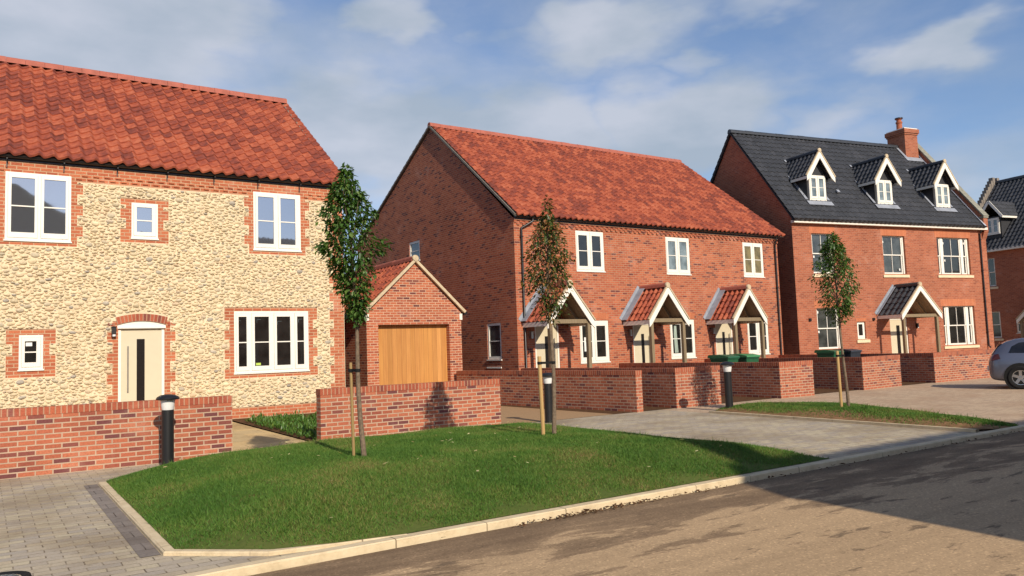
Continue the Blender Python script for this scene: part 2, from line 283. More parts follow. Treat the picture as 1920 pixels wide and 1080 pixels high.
# ------------------------------------------------------------------ mesh builder
class MB:
    def __init__(s): s.v = []; s.f = []; s.uv = []
    def poly(s, pts, uv=None):
        k = len(s.v); s.v += [tuple(p) for p in pts]; s.f.append(tuple(range(k, k+len(pts))))
        if uv is None:
            a, b, c = (Vector(pts[i]) for i in (0, 1, 2)); n = (b-a).cross(c-a)
            if len(pts) > 3: n = n + (c-a).cross(Vector(pts[3])-a)
            x, y, z = abs(n.x), abs(n.y), abs(n.z)
            if y >= x and y >= z: uv = [(p[0], p[2]) for p in pts]
            elif x >= z: uv = [(p[1], p[2]) for p in pts]
            else: uv = [(p[0], p[1]) for p in pts]
        s.uv += list(uv)
    def box(s, x0, x1, y0, y1, z0, z1, skip=''):
        x0, x1 = min(x0, x1), max(x0, x1); y0, y1 = min(y0, y1), max(y0, y1)
        if '-y' not in skip: s.poly([(x0, y0, z0), (x1, y0, z0), (x1, y0, z1), (x0, y0, z1)])
        if '+y' not in skip: s.poly([(x1, y1, z0), (x0, y1, z0), (x0, y1, z1), (x1, y1, z1)])
        s.poly([(x0, y1, z0), (x0, y0, z0), (x0, y0, z1), (x0, y1, z1)])
        s.poly([(x1, y0, z0), (x1, y1, z0), (x1, y1, z1), (x1, y0, z1)])
        if '+z' not in skip: s.poly([(x0, y0, z1), (x1, y0, z1), (x1, y1, z1), (x0, y1, z1)])
        if '-z' not in skip: s.poly([(x0, y1, z0), (x1, y1, z0), (x1, y0, z0), (x0, y0, z0)])
    def beam(s, a, b, up, w, h):
        """box from a to b, width w across, height h along up (a,b on the beam axis)"""
        a, b, up = Vector(a), Vector(b), Vector(up).normalized(); d = (b-a).normalized(); sd = d.cross(up).normalized(); up = sd.cross(d).normalized()
        c = [sd*(i*w/2)+up*(j*h/2) for i, j in ((-1, -1), (1, -1), (1, 1), (-1, 1))]; ln = (b-a).length
        for i in range(4):
            p, q = c[i], c[(i+1) % 4]; ww = (q-p).length
            s.poly([a+q, a+p, b+p, b+q], [(0, 0), (ww, 0), (ww, ln), (0, ln)])
        s.poly([a+x for x in c], [(x.dot(sd), x.dot(up)) for x in c]); s.poly([b+x for x in reversed(c)], [(x.dot(sd), x.dot(up)) for x in reversed(c)])
    def tube(s, pts, rad, n=10, cap=True):
        pts = [Vector(p) for p in pts]; rads = rad if isinstance(rad, (list, tuple)) else [rad]*len(pts); rings = []
        for i, p in enumerate(pts):
            d = (pts[min(i+1, len(pts)-1)]-pts[max(i-1, 0)]).normalized(); a = d.orthogonal().normalized() if i == 0 else (a - d*a.dot(d)).normalized(); b = d.cross(a)
            k = len(s.v); s.v += [tuple(p+(a*cos(2*pi*j/n)+b*sin(2*pi*j/n))*rads[i]) for j in range(n)]; rings.append(k)
        for i in range(len(pts)-1):
            for j in range(n):
                f = (rings[i]+j, rings[i]+(j+1) % n, rings[i+1]+(j+1) % n, rings[i+1]+j); s.f.append(f)
                s.uv += [(j/n*.3, i*.3), ((j+1)/n*.3, i*.3), ((j+1)/n*.3, i*.3+.3), (j/n*.3, i*.3+.3)]
        if cap:
            for k, r in ((rings[0], 1), (rings[-1], 0)):
                f = [k+j for j in range(n)]; f = f[::-1] if r else f; s.f.append(tuple(f)); s.uv += [(0, 0)]*n
    def lathe(s, prof, c=(0, 0, 0), n=28, axis='z'):
        k0 = len(s.v)
        for r, z in prof:
            for j in range(n):
                a = 2*pi*j/n; p = (r*cos(a), r*sin(a), z)
                if axis == 'y': p = (p[0], p[2], p[1])
                s.v.append((c[0]+p[0], c[1]+p[1], c[2]+p[2]))
        for i in range(len(prof)-1):
            for j in range(n):
                a, b = k0+i*n+j, k0+i*n+(j+1) % n
                f = (a, b, b+n, a+n)
                s.f.append(f if axis == 'z' else f[::-1]); s.uv += [(j/n, i*.1), ((j+1)/n, i*.1), ((j+1)/n, i*.1+.1), (j/n, i*.1+.1)]
    def build(s, name, mat, parent=None, smooth=False, loc=None, kind=None):
        me = bpy.data.meshes.new(name); me.from_pydata(s.v, [], s.f); me.update()
        u = me.uv_layers.new(name='UVMap'); u.data.foreach_set('uv', np.array(s.uv, 'f').ravel())
        if smooth:
            me.shade_smooth()
            if smooth != 'all': me.set_sharp_from_angle(angle=radians(38))
        me.materials.append(M[mat] if isinstance(mat, str) else mat)
        o = bpy.data.objects.new(name, me); COL.objects.link(o)
        if parent is not None: o.parent = parent
        if loc: o.location = loc
        if kind: o['kind'] = kind
        return o
def npmesh(name, V, F, mat, parent=None, kind=None, smooth=False):
    """V (n,3) array, F (m,k) array of equal-sized faces"""
    me = bpy.data.meshes.new(name); k = F.shape[1]
    me.vertices.add(len(V)); me.vertices.foreach_set('co', V.astype('f').ravel())
    me.loops.add(F.size); me.loops.foreach_set('vertex_index', F.astype('i').ravel())
    me.polygons.add(len(F)); me.polygons.foreach_set('loop_start', np.arange(0, F.size, k, dtype='i'))
    me.update(calc_edges=True)
    if smooth: me.shade_smooth()
    me.materials.append(M[mat]); o = bpy.data.objects.new(name, me); COL.objects.link(o)
    if parent is not None: o.parent = parent
    if kind: o['kind'] = kind
    return o
def thing(name, label, cat, loc=(0, 0, 0), rz=0, group=None):
    o = bpy.data.objects.new(name, None); COL.objects.link(o); o.location = loc; o.rotation_euler = (0, 0, rz)
    o['label'] = label; o['category'] = cat
    if group: o['group'] = group
    o.empty_display_size = .2
    return o
def tag(o, label, cat, group=None):
    o['label'] = label; o['category'] = cat
    if group: o['group'] = group
    return o

# ------------------------------------------------------------------ building helpers
def facade(mb, x0, x1, z0, z1, y, openings, depth=.1):
    """front wall (facing -y) with rectangular openings and their reveals"""
    xs = sorted({x0, x1, *[v for o in openings for v in o[:2]]}); zs = sorted({z0, z1, *[v for o in openings for v in o[2:4]]})
    for i in range(len(xs)-1):
        for j in range(len(zs)-1):
            cx, cz = (xs[i]+xs[i+1])/2, (zs[j]+zs[j+1])/2
            if any(o[0] < cx < o[1] and o[2] < cz < o[3] for o in openings): continue
            a, b, c, d = xs[i], xs[i+1], zs[j], zs[j+1]
            mb.poly([(a, y, c), (b, y, c), (b, y, d), (a, y, d)])
    for a, b, c, d in openings:
        y1 = y+depth
        mb.poly([(a, y, c), (a, y, d), (a, y1, d), (a, y1, c)]); mb.poly([(b, y, d), (b, y, c), (b, y1, c), (b, y1, d)])
        mb.poly([(a, y, d), (b, y, d), (b, y1, d), (a, y1, d)]); mb.poly([(b, y, c), (a, y, c), (a, y1, c), (b, y1, c)])

def window(root, x0, x1, z0, z1, y, panes, bars=(.5,), zf=(.1, .9), glassm='glass', sill=.03, arch=0, name='window', frame='white', mid=True, recess=.05, sillm='white', silldrop=.035):
    """casement window: outer frame, sashes with glazing bars, panes and sill. y = face of wall"""
    w, h = x1-x0, z1-z0; yf = y+recess; m = MB(); e = .045
    m.box(x0, x0+e, yf, yf+.09, z0, z1); m.box(x1-e, x1, yf, yf+.09, z0, z1)
    m.box(x0+e, x1-e, yf, yf+.09, z1-e, z1); m.box(x0+e, x1-e, yf, yf+.09, z0, z0+e)
    mids = [(panes[i][1]+panes[i+1][0])/2*w+x0 for i in range(len(panes)-1)]
    for c in mids: m.box(c-.028, c+.028, yf, yf+.09, z0+e, z1-e)
    ed = [x0+e]+[v for c in mids for v in (c-.028, c+.028)]+[x1-e]
    pm = MB(); ys = yf-.014; g = .004
    for i, (pa, pb) in enumerate(panes):
        a, b = ed[2*i]+g, ed[2*i+1]-g; pa, pb = x0+pa*w, x0+pb*w; za, zb = z0+e+g, z1-e-g; ga, gb = z0+zf[0]*h, z0+zf[1]*h
        m.box(a, pa, ys, ys+.06, za, zb); m.box(pb, b, ys, ys+.06, za, zb)
        m.box(pa, pb, ys, ys+.06, za, ga); m.box(pa, pb, ys, ys+.06, gb, zb)
        for br in bars:
            zc = z0+br*h; m.box(pa, pb, ys+.008, ys+.03, zc-.013, zc+.013)
        pm.poly([(pa, ys+.026, ga), (pb, ys+.026, ga), (pb, ys+.026, gb), (pa, ys+.026, gb)])
    if arch:
        n = 10; k = [(x0+w*i/n, z1+arch*(1-(2*i/n-1)**2)) for i in range(n+1)]
        for i in range(n): m.poly([(k[i][0], yf-.012, z1-.002), (k[i+1][0], yf-.012, z1-.002), (k[i+1][0], yf-.012, k[i+1][1]), (k[i][0], yf-.012, k[i][1])])
    fo = m.build(name, frame, root); pm.build('pane', glassm, fo)
    if sill:
        sm_ = MB(); sm_.box(x0-.02, x1+.02, y-sill, yf+.02, z0-silldrop, z0-.002); sm_.build('sill', sillm, fo)
    return fo
def arch_band(mb, x0, x1, z, y, rise, t, n=22):
    w = x1-x0
    def c(i, o):
        u = i/n; return (x0-o*.25+(w+o*.5)*u, z+rise*(1-(2*u-1)**2)+o)
    for i in range(n):
        a, b, cc_, d = c(i, 0), c(i+1, 0), c(i+1, t), c(i, t)
        mb.poly([(a[0], y, a[1]), (b[0], y, b[1]), (cc_[0], y, cc_[1]), (d[0], y, d[1])], [(x0+w*i/n, .0), (x0+w*(i+1)/n, 0), (x0+w*(i+1)/n, .2), (x0+w*i/n, .2)])
    a, b = c(0, 0), c(0, t); mb.poly([(a[0], y+.03, a[1]), (a[0], y, a[1]), (b[0], y, b[1]), (b[0], y+.03, b[1])])

def pantiles(name, root, o, u, v, U, V, mat='tile_red', tile=.28, gauge=.31, amp=.032, step=.03, res=8, clip=None, cellseed=0):
    """real pantile surface: o corner at the eave, u along eave, v up the slope"""
    o, u, v = np.array(o, float), np.array(u, float), np.array(v, float); u /= np.linalg.norm(u); v /= np.linalg.norm(v); n = np.cross(u, v)
    nu = max(2, int(round(U/tile))); tile = U/nu; us = np.linspace(0, U, nu*res+1)
    nv = max(1, int(round(V/gauge))); ga = V/nv
    vs, hs = [0.0], [-.015]
    for r in range(nv): vs += [r*ga, (r+1)*ga]; hs += [step, 0.0]
    vs, hs = np.array(vs), np.array(hs)
    ph = us/tile*2*pi; wave = amp*(np.cos(ph)+.28*np.sin(2*ph+.4)); jit = rng.normal(0, .0022, (len(vs), nu+1))
    jj = jit[:, np.minimum((us/tile).astype(int), nu)]
    vsk = np.broadcast_to(vs[:, None], (len(vs), len(us))).copy()
    H = hs[:, None]+wave[None, :]+jj; H[0] = wave-.02
    P = o[None, None]+u[None, None]*us[None, :, None]+v[None, None]*vsk[..., None]+n[None, None]*H[..., None]
    Vt = P.reshape(-1, 3); a = np.arange(len(vs)-1)[:, None]*len(us)+np.arange(len(us)-1)[None]
    F = np.stack([a, a+1, a+1+len(us), a+len(us)], -1).reshape(-1, 4)
    uvx = us/tile+cellseed; row = np.concatenate([[0.01], np.repeat(np.arange(nv), 2)+np.tile([.02, .98], nv)])
    UV = np.stack(np.broadcast_arrays(uvx[None, :], row[:, None]), -1).reshape(-1, 2)
    me = bpy.data.meshes.new(name); me.vertices.add(len(Vt)); me.vertices.foreach_set('co', Vt.astype('f').ravel())
    me.loops.add(F.size); me.loops.foreach_set('vertex_index', F.astype('i').ravel()); me.polygons.add(len(F)); me.polygons.foreach_set('loop_start', np.arange(0, F.size, 4, dtype='i')); me.update(calc_edges=True)
    uu = UV[F.ravel()].copy().reshape(-1, 4, 2); mid = uu.mean(1, keepdims=True); uu = mid+(uu-mid)*.999
    l = me.uv_layers.new(name='UVMap'); l.data.foreach_set('uv', uu.astype('f').ravel())
    me.shade_smooth(); me.set_sharp_from_angle(angle=radians(50)); me.materials.append(M[mat])
    ob = bpy.data.objects.new(name, me); COL.objects.link(ob); ob.parent = root
    return ob
def ridge(root, a, b, mat, r=.12, seg=.45):
    m = MB(); a, b = Vector(a), Vector(b); d = (b-a); ln = d.length; d.normalize(); n = max(1, int(ln/seg)); side = d.cross(Vector((0, 0, 1))).normalized()
    for i in range(n):
        p, q = a+d*(ln*i/n), a+d*(ln*(i+1)/n-.006); lift = random.uniform(-.006, .006); k = 8
        arc = [side*(r*cos(pi*j/k))+Vector((0, 0, r*1.0*sin(pi*j/k)+lift)) for j in range(k+1)]
        arc = [side*(r*1.1)+Vector((0, 0, -.06))]+arc+[side*(-r*1.1)+Vector((0, 0, -.06))]
        for j in range(len(arc)-1): m.poly([p+arc[j], q+arc[j], q+arc[j+1], p+arc[j+1]])
        m.poly([p+x for x in arc]); m.poly([q+x for x in reversed(arc)])
    return m.build('ridge_tiles', mat, root, smooth=True)
def gutter(root, x0, x1, y, z, mat='black_plastic', r=.065, brackets=.9, fascia=None):
    m = MB(); k = 8
    arc = [(y-r+ -r*cos(pi*j/k)*1.0, z-r*sin(pi*j/k)) for j in range(k+1)]
    for j in range(k): m.poly([(x0, *arc[j]), (x0, *arc[j+1]), (x1, *arc[j+1]), (x1, *arc[j])])
    m.poly([(x0, *p) for p in arc]); m.poly([(x1, *p) for p in reversed(arc)])
    m.box(x0, x1, y-.005, y+.018, z-.10, z+.03)
    o = m.build('gutter', mat, root, smooth=True)
    return o
def downpipe(root, x, y, ztop, zbot, yg, mat='black_plastic', side=0):
    m = MB(); m.tube([(x+side, yg, ztop), (x+side, yg, ztop-.08), (x, y, ztop-.32), (x, y, ztop-.45), (x, y, zbot+.1), (x, y-.09, zbot)], .036, 10)
    z = ztop-.6
    while z > zbot+.3: m.box(x-.05, x+.05, y-.04, y+.05, z-.015, z+.015); z -= 1.5
    return m.build('downpipe', mat, root, smooth=True)
def door(root, x0, x1, z0, z1, y, handle='left', glass_x=.47, glass_w=.14, frame='white', recess=.06, panel='cream_door', slot=(.0, .86), fan=0):
    w = x1-x0; e = .065; yf = y+recess; m = MB()
    m.box(x0+e, x1-e, yf+.02, yf+.065, z0, z1-e); o = m.build('door', panel, root)
    f = MB(); f.box(x0, x0+e-.003, yf, yf+.08, z0, z1); f.box(x1-e+.003, x1, yf, yf+.08, z0, z1); f.box(x0+e, x1-e, yf, yf+.08, z1-e+.003, z1)
    f.build('door_frame', frame, o)
    h = z1-z0; g = MB(); a = x0+w*glass_x-glass_w/2; g.box(a, a+glass_w, yf+.012, yf+.03, z0+h*slot[0]+.08, z0+h*slot[1]); g.build('glass_slot', 'slot', o)
    hx = x0+e+.14 if handle == 'left' else x1-e-.14
    hm = MB(); hm.tube([(hx, yf-.03, z0+.35*h), (hx, yf-.03, z0+.8*h)], .016, 8); hm.tube([(hx, yf-.03, z0+.42*h), (hx, yf+.02, z0+.42*h)], .01, 6); hm.tube([(hx, yf-.03, z0+.73*h), (hx, yf+.02, z0+.73*h)], .01, 6)
    hm.build('handle', 'steel', o, smooth=True)
    return o
def porch(root, x0, x1, y, d, ze, zp, tmat, rmat, post_inset=(.16, .16), zg=.1, beamz=2.42, flash=.29, cols=5, board='white'):
    """gabled porch canopy against wall y, projecting d; eaves at ze, ridge at zp"""
    p = MB(); xm = (x0+x1)/2; hw = (x1-x0)/2; yf = y-d; rise = zp-ze; L_ = math.hypot(hw, rise)
    inner = MB(); t = .05
    # boarded underside
    inner.poly([(x0+.05, y, ze-.02), (x0+.05, yf+.03, ze-.02), (xm, yf+.03, zp-.09), (xm, y, zp-.09)]); inner.poly([(xm, y, zp-.09), (xm, yf+.03, zp-.09), (x1-.05, yf+.03, ze-.02), (x1-.05, y, ze-.02)])
    o = inner.build('porch', 'soffit_wood', root)
    fw = .26 if flash else .0
    for sgn in (0, 1):
        if sgn == 0: q = pantiles('roof_slope', o, (x0, y-fw*.6, ze), (0, -1, 0), (hw, 0, rise), d-fw*.6, L_, tmat, tile=.26, gauge=.33, amp=.034, cellseed=random.randint(0, 99))
        else: q = pantiles('roof_slope', o, (x1, yf, ze), (0, 1, 0), (-hw, 0, rise), d-fw*.6, L_, tmat, tile=.26, gauge=.33, amp=.034, cellseed=random.randint(0, 99))
    # flip left slope so that its normal looks out
    ridge(o, (xm, yf+.02, zp+.03), (xm, y-.02, zp+.03), rmat, .10, .42)
    for s_ in (-1, 1):
        fl = MB(); a = Vector((xm+s_*(hw+.02), y-flash/2, ze)); b = Vector((xm, y-flash/2, zp)); n = Vector((s_*rise, 0, hw)).normalized()
        fl.beam(a+n*.082, b+n*.082, n, flash, .012); fl.beam(a+n*.15+Vector((0, flash/2-.004, 0)), b+n*.15+Vector((0, flash/2-.004, 0)), n, .012, .12)
        fl.build('flashing', 'lead', o)
    # bargeboards
    bb = MB(); th = .035; wd = .17; n_l = Vector((-rise, 0, hw)).normalized()
    for s_ in (-1, 1):
        top = Vector((xm, yf, zp-.02)); fx = xm+s_*(hw+.02)
        foot = Vector((fx, yf, ze-.03)); dn = Vector((0, 0, -wd*1.45))
        pts = [top, foot, foot+Vector((0, 0, -.22)), foot+Vector((-s_*.13, 0, -.10)), top+dn]
        if s_ > 0: pts = pts[::-1]
        front = [v_+Vector((0, -th, 0)) for v_ in pts]
        bb.poly(front[::1]); bb.poly(pts[::-1])
        for i in range(len(pts)):
            j = (i+1) % len(pts); bb.poly([pts[i], pts[j], front[j], front[i]])
    bb.build('bargeboard', board, o)
    vm = MB()
    for s_ in (-1, 1):
        n = Vector((s_*rise, 0, hw)).normalized(); a = Vector((xm+s_*(hw+.03), yf-.01, ze)); b = Vector((xm, yf-.01, zp)); vm.beam(a+n*.022, b+n*.022, n, .075, .045)
    vm.lathe([(0, 0), (.09, .0), (.105, .03), (.105, .08)], (xm, yf-.06, zp+.03), 16, 'y')
    vm.build('verge_mortar', 'mortar_cream', o)
    for fa, fb in ((x0-.01, x0+.025), (x1-.025, x1+.01)): fs = MB(); fs.box(fa, fb, yf+.005, y, ze-.15, ze-.005); fs.build('fascia', 'white_shade', o)
    tb = MB(); pa, pb = x0+post_inset[0], x1-post_inset[1]; tb.box(pa-.05, pb+.05, yf+.05, yf+.15, beamz, beamz+.13)
    tb.box(pa-.045, pa+.045, yf+.15, y, beamz+.002, beamz+.12); tb.box(pb-.045, pb+.045, yf+.15, y, beamz+.002, beamz+.12)
    tb.build('tie_beam', 'oak', o)
    
    for fa, sg in ((x0+.15, -1), (x1-.15, 1)): rf = MB(); rf.beam((fa, (y+yf)/2, ze+.03), (xm, (y+yf)/2, zp-.13), (sg*rise, 0, hw), .05, .09); rf.build('rafter', 'soffit_wood', o)
    for px in (pa, pb):
        q = MB(); q.box(px-.06, px+.06, yf+.04, yf+.16, zg, beamz-.002); q.build('post', 'oak', o)
    return o
def lamp_box(root, x, y, z, mat='black_metal'):
    m = MB(); m.box(x-.045, x+.045, y-.10, y-.001, z-.10, z+.10); m.box(x-.055, x+.055, y-.115, y-.001, z+.102, z+.12); o = m.build('wall_lamp', mat, root)
    q = MB(); q.box(x-.03, x+.03, y-.102, y-.09, z-.103, z-.06); q.build('lens', 'opal', o)
    return o
def verge(root, pts, w=.1, h=.07, mat='mortar_grey'):
    m = MB()
    for a, b in zip(pts, pts[1:]):
        d = (Vector(b)-Vector(a)); n = Vector((1, 0, 0)).cross(d); n = n if n.z > 0 else -n
        m.beam(a, b, n, w, h)
    return m.build('verge', mat, root)
def gable_wall(mb, x, pts, flip=False):
    p = [(x, a, b) for a, b in pts]; mb.poly(p[::-1] if flip else p)

# ================================================================== GROUND
def sheet(name, pts, z, mat, kind='structure', zs=None):
    m = MB(); m.poly([(x, y, z if zs is None else zs[i]) for i, (x, y) in enumerate(pts)]); o = m.build(name, mat); o['kind'] = kind; return o
g_ = MB(); R_ = 900; g_.poly([(-R_, -R_, -.09), (R_, -R_, -.09), (R_, R_, -.09), (-R_, R_, -.09)]); g_.build('ground', 'soil', kind='structure')
sheet('road', [(-60, -8), (120, -8), (120, 6.21), (-60, 6.21)], -.035, 'road')
sheet('pavement', [(-60, 6.34), (13.35, 6.34), (13.9, 14.2), (-60, 14.2)], 0, 'paving')
sheet('forecourt', [(13.35, 6.34), (70, 6.34), (70, 30), (13.9, 30), (13.9, 14.2)], -.002, 'forecourt')
sheet('driveway', [(9.2, 14.202), (12.95, 14.202), (12.3, 22), (9.2, 22)], .004, 'drive')
sheet('gardens', [(12.4, 14.21), (28, 14.21), (28, 21.2), (12.4, 21.2)], .008, 'soil')
sheet('garden_path', [(3.4, 13.45), (5.13, 13.95), (5.13, 14.2), (3.4, 14.2)], .004, 'sandstone')
sheet('garden_path', [(3.4, 14.2), (5.13, 14.2), (5.0, 20), (2.2, 20), (2.2, 14.2)], 0, 'sandstone', zs=[.004, .004, .125, .125, .004])
sheet('garden_bed', [(5.14, 14.2), (9.1, 14.2), (9.1, 20), (5.02, 20)], 0, 'soil', zs=[.02, .02, .15, .15])
sheet('front_garden', [(-10, 13.9), (2.19, 13.9), (2.19, 20), (-10, 20)], 0, 'soil', zs=[.02, .02, .13, .13])
# kerbs
def strip_kerb(name, path, w, z0, z1, mat='kerb', closed=False):
    m = MB(); path = [Vector((x, y, 0)) for x, y in path]; n = len(path); acc = 0; L_, R2 = [], []
    for i, p in enumerate(path):
        d0 = (p-path[i-1]).normalized() if i else (path[1]-p).normalized(); d1 = (path[i+1]-p).normalized() if i < n-1 else d0
        t = (d0+d1).normalized(); s_ = Vector((-t.y, t.x, 0))/max(.5, t.dot(d0)); L_.append(p+s_*(w/2)); R2.append(p-s_*(w/2))
    for i in range(n-1):
        ln = (path[i+1]-path[i]).length; k = max(1, int(ln/.914)); 
        for j in range(k):
            a, b = j/k, (j+1)/k; u0, u1 = acc+ln*a, acc+ln*b
            la, lb, ra, rb = (P0_.lerp(P1_, t_) for P0_, P1_, t_ in ((L_[i], L_[i+1], a), (L_[i], L_[i+1], b), (R2[i], R2[i+1], a), (R2[i], R2[i+1], b)))
            dz = Vector((0, 0, z1)); lo = Vector((0, 0, z0)); ch = .012
            rat, rbt = ra.lerp(la, ch/w), rb.lerp(lb, ch/w); dc = Vector((0, 0, z1-ch))
            m.poly([rat+dz, rbt+dz, lb+dz, la+dz], [(u0, 0), (u1, 0), (u1, .1), (u0, .1)])
            m.poly([ra+dc, rb+dc, rbt+dz, rat+dz], [(u0, 0), (u1, 0), (u1, .1), (u0, .1)])
            m.poly([ra+lo, rb+lo, rb+dc, ra+dc], [(u0, 0), (u1, 0), (u1, .1), (u0, .1)]); m.poly([lb+lo, la+lo, la+dz, lb+dz], [(u1, 0), (u0, 0), (u0, .1), (u1, .1)])
        acc += ln
    return m.build(name, mat, kind='structure')
strip_kerb('kerb', [(-40, 5.2), (-6, 5.95), (0, 6.2), (1.6, 6.3), (3, 6.30), (30, 6.30), (120, 6.30)], .115, -.05, .030)
strip_kerb('lawn_edging', [(1.36, 11.95), (1.32, 7.2), (1.98, 6.60), (3.1, 6.375)], .10, -.02, .034)
strip_kerb('lawn_edging', [(9.32, 6.45), (9.34, 13.0)], .07, -.02, .03)
strip_kerb('lawn_edging', [(13.42, 6.5), (13.85, 12.55)], .09, -.02, .05)
sheet('drainage_channel', [(1.1, 7.22), (1.26, 7.22), (1.3, 12.0), (1.14, 12.0)], .005, 'channel')

def poly_resample(pts, step=.25):
    out = []
    for i, p in enumerate(pts):
        q = pts[(i+1) % len(pts)]; ln = math.dist(p, q); k = max(1, int(ln/step))
        for j in range(k): out.append((p[0]+(q[0]-p[0])*j/k, p[1]+(q[1]-p[1])*j/k))
    return np.array(out)
def pdist(P, poly):
    poly = np.array(poly); best = np.full(len(P), 1e9)
    for i in range(len(poly)):
        a, b = poly[i], poly[(i+1) % len(poly)]; ab = b-a
        t = np.clip(((P-a)@ab)/(ab@ab), 0, 1); best = np.minimum(best, np.linalg.norm(P-(a+t[:, None]*ab), axis=1))
    return best
def inside(P, poly):
    c = np.zeros(len(P), bool); n = len(poly)
    for i in range(n):
        x1, y1 = poly[i]; x2, y2 = poly[(i+1) % n]
        t = ((y1 > P[:, 1]) != (y2 > P[:, 1])) & (P[:, 0] < (x2-x1)*(P[:, 1]-y1)/(y2-y1+1e-12)+x1); c ^= t
    return c
class Mound:
    def __init__(s, poly, hm, rad, z0): s.p, s.hm, s.rad, s.z0 = poly, hm, rad, z0
    def h(s, P):
        t = np.clip(pdist(P, s.p)/s.rad, 0, 1); t = 1-(1-t)**2
        return s.z0+s.hm*t+.012*np.sin(P[:, 0]*2.3+1)*np.sin(P[:, 1]*1.9)*t
    def mesh(s, name):
        B = poly_resample(s.p); c = B.mean(0); rings = np.array([1, .97, .93, .88, .8, .7, .6, .5, .4, .3, .2, .1, .02]); V = np.concatenate([c+(B-c)*r for r in rings]); z = s.h(V)
        V = np.column_stack([V, z]); n = len(B); a = np.arange(n); F = []
        for i in range(len(rings)-1): F.append(np.stack([i*n+a, i*n+(a+1) % n, (i+1)*n+(a+1) % n, (i+1)*n+a], 1))
        return npmesh(name, V, np.concatenate(F), 'turf', kind='structure', smooth=True)
def blades(name, mound, n, hl=(.018, .04), w=.0045, thin=None, tall=.02, mat='grass', label=None):
    lo = np.min(mound.p, 0); hi = np.max(mound.p, 0); P = rng.uniform(lo, hi, (int(n*1.6), 2)); P = P[inside(P, mound.p)]
    d = pdist(P, mound.p); keep = rng.random(len(P)) < np.clip(.3+d*3+.6*np.sin(P[:, 0]*5.3+np.sin(P[:, 1]*3)), .08, 1)
    if thin is not None: keep &= rng.random(len(P)) < thin(P)
    P = P[keep][:n]; d = d[keep][:n]
    k = len(P); z = mound.h(P)-.004; H = rng.uniform(*hl, k)*(1+.3*np.sin(P[:, 0]*3.1)*np.sin(P[:, 1]*2.7+1)); tl = rng.random(k) < tall; H[tl] *= rng.uniform(1.6, 2.6, tl.sum())
    a = rng.uniform(0, 2*pi, k); ln = rng.normal(0, .6, (k, 2))*H[:, None]
    wx, wy = np.cos(a)*w, np.sin(a)*w; b = np.column_stack([P, z])
    V = np.empty((k, 3, 3)); V[:, 0] = b-np.column_stack([wx, wy, 0*z]); V[:, 1] = b+np.column_stack([wx, wy, 0*z]); V[:, 2] = b+np.column_stack([ln, H])
    return npmesh(name, V.reshape(-1, 3), np.arange(k*3).reshape(-1, 3), mat, kind='stuff')
LAWN1 = Mound([(1.36, 7.2), (1.99, 6.62), (2.5, 6.46), (3.1, 6.352), (9.22, 6.352), (9.27, 7.4), (9.27, 12.95), (6.5, 13.28), (4.2, 13.22), (2.6, 12.98), (1.40, 11.95)], .27, 2.0, .036)
LAWN2 = Mound([(13.5, 6.6), (13.9, 6.352), (14.5, 6.352), (15.6, 8.3), (16.6, 10.3), (16.5, 11.8), (15.6, 12.75), (14.7, 13.0), (13.92, 12.5)], .13, 1.3, .03)
LAWN1.mesh('lawn_soil'); LAWN2.mesh('lawn_soil').data.materials[0] = plain('dry bare soil', (.22, .125, .06), .95, .1, .35, 9, bump=.8)
o = blades('lawn_grass', LAWN1, 330000); o['label'] = 'mown green grass on the larger lawn nearest the camera'; o['category'] = 'grass'
o = blades('lawn_grass', LAWN2, 70000, (.025, .045), .008, lambda P: np.clip((P[:, 0]-14.1-.25*np.sin(P[:, 1]*2.1))*1.7+np.clip((7.9-P[:, 1])*1.2, 0, 1)+rng.normal(0, .2, len(P)), .10, 1)); o['label'] = 'smaller patch of grass with a dry brown edge beyond the driveway'; o['category'] = 'grass'
# weeds in the bed
class Flat:
    def __init__(s, p): s.p = p
    def h(s, P): return .02+.13*np.clip((P[:, 1]-14.1)/5.9, 0, 1)
def weeds():
    bed = Flat([(5.25, 14.3), (8.9, 14.3), (8.9, 18.9), (5.12, 18.9)]); n = 5200; P = rng.uniform((5.1, 14.25), (9, 19.0), (n, 2)); k = 0; V = []
    clump = np.sin(P[:, 0]*4.1)*np.sin(P[:, 1]*3.3+.6); P = P[(clump > -.55)]; z = bed.h(P)
    for (x, y), z0 in zip(P, z):
        h = random.uniform(.06, .2)*(1.35 if random.random() < .15 else 1)
        for _ in range(3):
            a = random.uniform(0, 2*pi); t = random.uniform(.4, 1); r = random.uniform(.02, .07); wd = random.uniform(.008, .02)
            b = Vector((x, y, z0+h*t*.4)); tip = Vector((x+cos(a)*r, y+sin(a)*r, z0+h*t)); s_ = Vector((-sin(a), cos(a), 0))*wd; mdl = (b+tip)/2+Vector((0, 0, .01))
            V += [b, mdl+s_, tip, mdl-s_]
    V = np.array([tuple(v) for v in V]); o = npmesh('garden_weeds', V, np.arange(len(V)).reshape(-1, 4), 'weed', kind='stuff'); o['label'] = 'bright green weeds in the bed between the path and brick wall'; o['category'] = 'weeds'
weeds()
def fallen():
    V = []
    for i in range(120):
        x, y = random.uniform(2, 9), random.uniform(6.7, 12.6); z = float(LAWN1.h(np.array([[x, y]]))[0])+.06; a = random.uniform(0, 6.3); r = random.uniform(.012, .04)
        d, s_ = Vector((cos(a), sin(a), random.uniform(-.3, .5)))*r, Vector((-sin(a), cos(a), random.uniform(-.3, .6)))*r*.5; c = Vector((x, y, z)); V += [c-d, c+s_, c+d, c-s_]
    V = np.array([tuple(v) for v in V]); o = npmesh('fallen_leaves', V, np.arange(len(V)).reshape(-1, 4), 'leaf_fallen', kind='stuff'); o['label'] = 'small pale fallen leaves scattered over the lawn'; o['category'] = 'leaves'
fallen()
